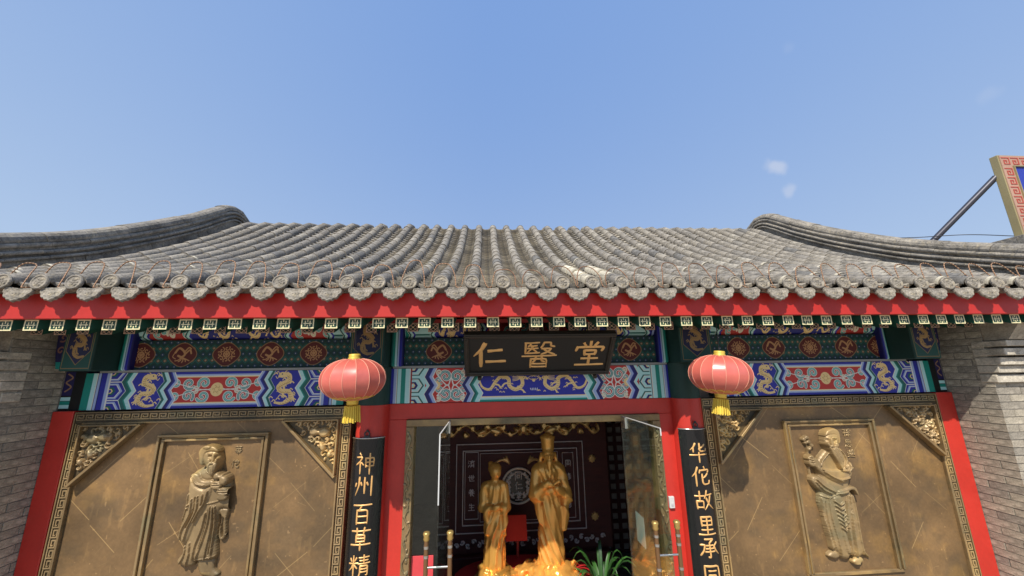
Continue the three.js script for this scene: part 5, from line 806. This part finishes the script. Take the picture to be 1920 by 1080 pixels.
{ // the draped stand below them
  const t = thing('statue_stand', 'red cloth covered stand beneath the golden statues', 'stand', [0.17, 0, -1.2]), g = new THREE.CylinderGeometry(0.82, 0.86, 0.54, 64, 4); const p = g.attributes.position; for (let i = 0; i < p.count; i++) { const a = Math.atan2(p.getX(i), p.getZ(i)), k = 1 + 0.012 * Math.sin(a * 31) * (0.5 - p.getY(i)); p.setX(i, p.getX(i) * k); p.setZ(i, p.getZ(i) * k * 0.58); } g.computeVertexNormals(); g.translate(0, 0.27, 0); mesh('cloth', triUV(g), M([0.50, 0.02, 0.02], { map: paintTex, roughness: 0.7 }), t);
}
{ // small red lectern sign between the statues
  const a = onZ(947, 968, -1.6), b = onZ(988, 1012, -1.6), t = thing('lectern_sign', 'small plain red sign on a thin post between the golden statues', 'sign', [(a.x + b.x) / 2, 0, -1.6]); const g = box(-(b.x - a.x) / 2, (b.x - a.x) / 2, -(a.y - b.y) / 2, (a.y - b.y) / 2, -0.012, 0.012); g.rotateX(-0.35); g.translate(0, (a.y + b.y) / 2, 0); mesh('plate', g, M([0.58, 0.03, 0.012], { roughness: 0.85, map: paintTex }), t); mesh('post', [bar(V(0.02, 0.02, -0.01), V(0.02, b.y + 0.02, -0.01), 0.018), bar(V(0.02, 0.002, -0.01), V(0.02, 0.022, -0.01), 0.14, 24)], M([0.30, 0.03, 0.02], { roughness: 0.5 }), t);
}
{ // carved rosewood screen with round emblem
  const Z = -2.05, cx = 0.29, t = thing('carved_screen', 'dark carved wooden screen with round emblem and gilt dragon crest', 'screen', [cx, 0, Z]), L = (px, py) => { const p = onZ(px, py, Z); return [p.x - cx, p.y]; };
  mesh('panel', rbox(-1.26, 1.26, 0.42, 2.16, -0.06, 0, 0.01), rosewood, t); mesh('foot', [rbox(-1.2, 1.2, 0.0, 0.42, -0.16, 0.10, 0.02)], rosewood, t);
  const rect = (x0, x1, y0, y1, w, z) => [rbox(x0, x1, y1 - w, y1, 0, z, 0.004), rbox(x0, x1, y0, y0 + w, 0, z, 0.004), rbox(x0, x0 + w, y0 + w, y1 - w, 0, z, 0.004), rbox(x1 - w, x1, y0 + w, y1 - w, 0, z, 0.004)];
  const A = L(856, 833), B = L(1100, 990), A2 = L(868, 845), B2 = L(1088, 976), A3 = L(872, 848), B3 = L(897, 973), A4 = L(1053, 848), B4 = L(1080, 970), A5 = L(900, 850), B5 = L(1050, 972);
  for (const [p, q, w, z] of [[A, B, 0.012, 0.022], [A2, B2, 0.012, 0.026], [A3, B3, 0.008, 0.018], [A4, B4, 0.008, 0.018], [A5, B5, 0.007, 0.016]]) mesh('moulding', rect(p[0], q[0], q[1], p[1], w, z), silverLine, t);
  const E = L(972, 910), R = 0.235; const ring = new THREE.TorusGeometry(R, 0.016, 10, 56); ring.translate(E[0], E[1], 0.02); const em = mesh('emblem', triUV((() => { const g = new THREE.CylinderGeometry(R, R, 0.02, 48); g.rotateX(Math.PI / 2); g.translate(E[0], E[1], 0.012); return g; })()), M([0.006, 0.006, 0.007], { roughness: 0.25 }), t); mesh('ring', triUV(ring), M([0.85, 0.78, 0.64], { roughness: 0.35, metalness: 0.2 }), em);
  const white = M([0.85, 0.80, 0.70], { roughness: 0.5 }); ['tong', 'ren', 'tang'].forEach((k, i) => mesh('character', brush(k, E[0], E[1] + 0.135 - i * 0.135, 0.125, 11, 0.008, 0.023), white, em));
  { const dr = []; for (const s of [-1, 1]) { const p = []; for (let i = 0; i <= 20; i++) { const a = -1.15 + 2.3 * i / 20; p.push([E[0] + s * Math.cos(a) * (0.165 + 0.018 * Math.sin(i * 1.5)), E[1] + Math.sin(a) * 0.175]); } dr.push(p); for (let i = 2; i < 19; i += 3) dr.push([p[i], [p[i][0] + s * -0.03, p[i][1] + 0.018], [p[i][0] - s * 0.02, p[i][1] + 0.04]]); } const g = relief(E[0] - R, E[0] + R, E[1] - R, E[1] + R, 0.005, [{ draw: line(0.02, ...dr), h: 0.012, r: 0.009 }]); g.translate(0, 0, 0.0222); mesh('dragon_ring', g, white, em); }
  [['ji', 884, 870], ['shi', 884, 897], ['yang', 884, 924], ['sheng', 884, 951], ['tong', 1065, 868], ['xiu', 1065, 893], ['ren', 1065, 920], ['de', 1065, 945]].forEach(([k, x, y]) => { const p = L(x, y); mesh('character', brush(k, p[0], p[1], 0.1, 11, 0.006, 0.002), silverLine, t); });
  const gilt = M([0.80, 0.52, 0.20], { roughness: 0.3, metalness: 0.5 });
  { const S = []; for (const s of [-1, 1]) { const m = (u, v) => [s * u, 2.05 + v]; S.push([m(0.06, 0.02), m(0.16, -0.05), m(0.28, -0.02), m(0.36, 0.06), m(0.5, 0.0), m(0.62, -0.07), m(0.74, 0.02), m(0.86, 0.09), m(0.98, 0.02), m(1.06, -0.06), m(1.14, -0.02), m(1.13, 0.05)]); for (let i = 0; i < 9; i++) S.push(spiral(s * (0.2 + i * 0.11), 2.05 + (i % 2 ? 0.05 : -0.04), 0.04, i, 0.9, s)); } const bl = [oval(0, 2.07, 0.06, 0.07), ...[0, 1, 2, 3, 4, 5].map((i) => oval(Math.cos(i * 1.05) * 0.11, 2.07 + Math.sin(i * 1.05) * 0.08, 0.035, 0.03)), ...[-1, 1].flatMap((s) => [oval(s * 0.42, 2.05, 0.1, 0.05, s * 0.3), oval(s * 0.62, 2.04, 0.08, 0.04, -s * 0.3)])];
    const g = relief(-1.25, 1.25, 1.90, 2.20, 0.0065, [{ draw: line(0.036, ...S), h: 0.05, r: 0.02 }, { draw: all(...bl), h: 0.06, r: 0.04 }]); g.translate(0, -0.02, 0.004); mesh('crest', g, gilt, t); mesh('crest_board', rbox(-1.26, 1.26, 2.161, 2.30, -0.06, 0.002, 0.01), rosewood, t); }
  { const g = relief(-1.2, 1.2, 0.44, 0.64, 0.007, [{ draw: line(0.014, ...Array.from({ length: 30 }, (_, i) => spiral(-1.12 + i * 0.077, 0.54 + (i % 2 ? 0.025 : -0.02), 0.034, i * 1.3, 0.9, i % 2 ? 1 : -1))), h: 0.016, r: 0.008 }]); g.translate(0, 0, 0.001); mesh('lower_carving', g, silverLine, t); }
  { const fl = [], p0 = [L(955, 862), L(990, 862)]; p0.forEach(([x, y], s) => { for (let i = 0; i < 6; i++) fl.push([[x, y - 0.05], [x + (s ? 1 : -1) * (0.02 + i * 0.02), y], [x + (s ? 1 : -1) * (0.04 + i * 0.035), y + 0.04 - i * 0.018]]); }); const g = relief(-0.6, 0.6, 1.4, 1.8, 0.006, [{ draw: line(0.02, ...fl), h: 0.02, r: 0.01 }]); g.translate(0, 0, 0.001); const fc = mesh('flame_carving', g, gilt, t); fc.userData.kind = 'stuff'; }
  for (const [px, py] of [[1116, 968], [1110, 860]]) { const p = L(px, py), g = relief(p[0] - 0.08, p[0] + 0.08, p[1] - 0.1, p[1] + 0.1, 0.005, [{ draw: all(...[0, 1, 2, 3, 4, 5, 6, 7].map((i) => oval(p[0] + Math.cos(i * 0.785) * 0.035, p[1] + Math.sin(i * 0.785) * 0.035, 0.02, 0.014, i * 0.785)), oval(p[0], p[1], 0.018, 0.018)), h: 0.02, r: 0.012 }]); g.translate(0, 0, 0.004); mesh('rosette', g, gilt, t); }
}
{ // lattice cabinet in the dark behind
  const p = onZ(1122, 880, -2.9), q = onZ(1172, 945, -2.9), t = thing('lattice_partition', 'dark wooden lattice partition standing deep inside the room', 'partition', [(p.x + q.x) / 2 + 0.25, 0, -2.9]); mesh('backing', box(-0.75, 0.75, 0, 2.6, -0.04, 0), M([0.34, 0.30, 0.27], { roughness: 0.8 }), t); for (let i = 0; i <= 10; i++) mesh('bar', box(-0.75 + i * 0.15 - 0.028, -0.75 + i * 0.15 + 0.028, 0, 2.6, 0.001, 0.03), rosewood, t); for (let i = 0; i <= 17; i++) mesh('bar', box(-0.75, 0.75, i * 0.15 - 0.028, i * 0.15 + 0.028, 0.002, 0.027), rosewood, t);
}
{ // potted plant by the stand
  const p = onZ(1128, 1074, -1.05), t = thing('potted_plant', 'green potted plant with arching leaves beside the tall golden statue', 'plant', [p.x, 0, -1.05]), q = rng(91); const pot = new THREE.LatheGeometry([[0, 0], [0.1, 0], [0.14, 0.2], [0.15, 0.34], [0.165, 0.36], [0.15, 0.36], [0.13, 0.3], [0, 0.3]].map((v) => new THREE.Vector2(...v)), 28); mesh('pot', triUV(pot), M([0.30, 0.07, 0.04], { roughness: 0.4 }), t);
  const lm = [[0.035, 0.12, 0.02], [0.05, 0.16, 0.03], [0.025, 0.085, 0.018]].map((c) => M(c, { physical: true, roughness: 0.45, transmission: 0.25, thickness: 0 }));
  for (let i = 0; i < 26; i++) { const a = i * 2.399 + q() * 0.4, len = 0.24 + q() * 0.18, up = 0.2 + q() * 0.26, w = 0.018 + q() * 0.012, pos = [], ix = [], n = 7; for (let j = 0; j <= n; j++) { const u = j / n, r = 0.02 + len * u, y = 0.32 + up * Math.sin(u * 2.2) * 1.1, ww = w * Math.sin(Math.PI * Math.min(1, 0.12 + u * 0.88)), c = Math.cos(a), s = Math.sin(a); pos.push(c * r - s * ww, y + 0.004, s * r + c * ww, c * r, y - 0.006, s * r, c * r + s * ww, y + 0.004, s * r - c * ww); if (j) { const b = (j - 1) * 3; ix.push(b, b + 3, b + 1, b + 1, b + 3, b + 4, b + 1, b + 4, b + 2, b + 2, b + 4, b + 5); } } mesh('leaf', geo(pos, ix), lm[i % 3], t); }
}

renderer.render(scene, camera);
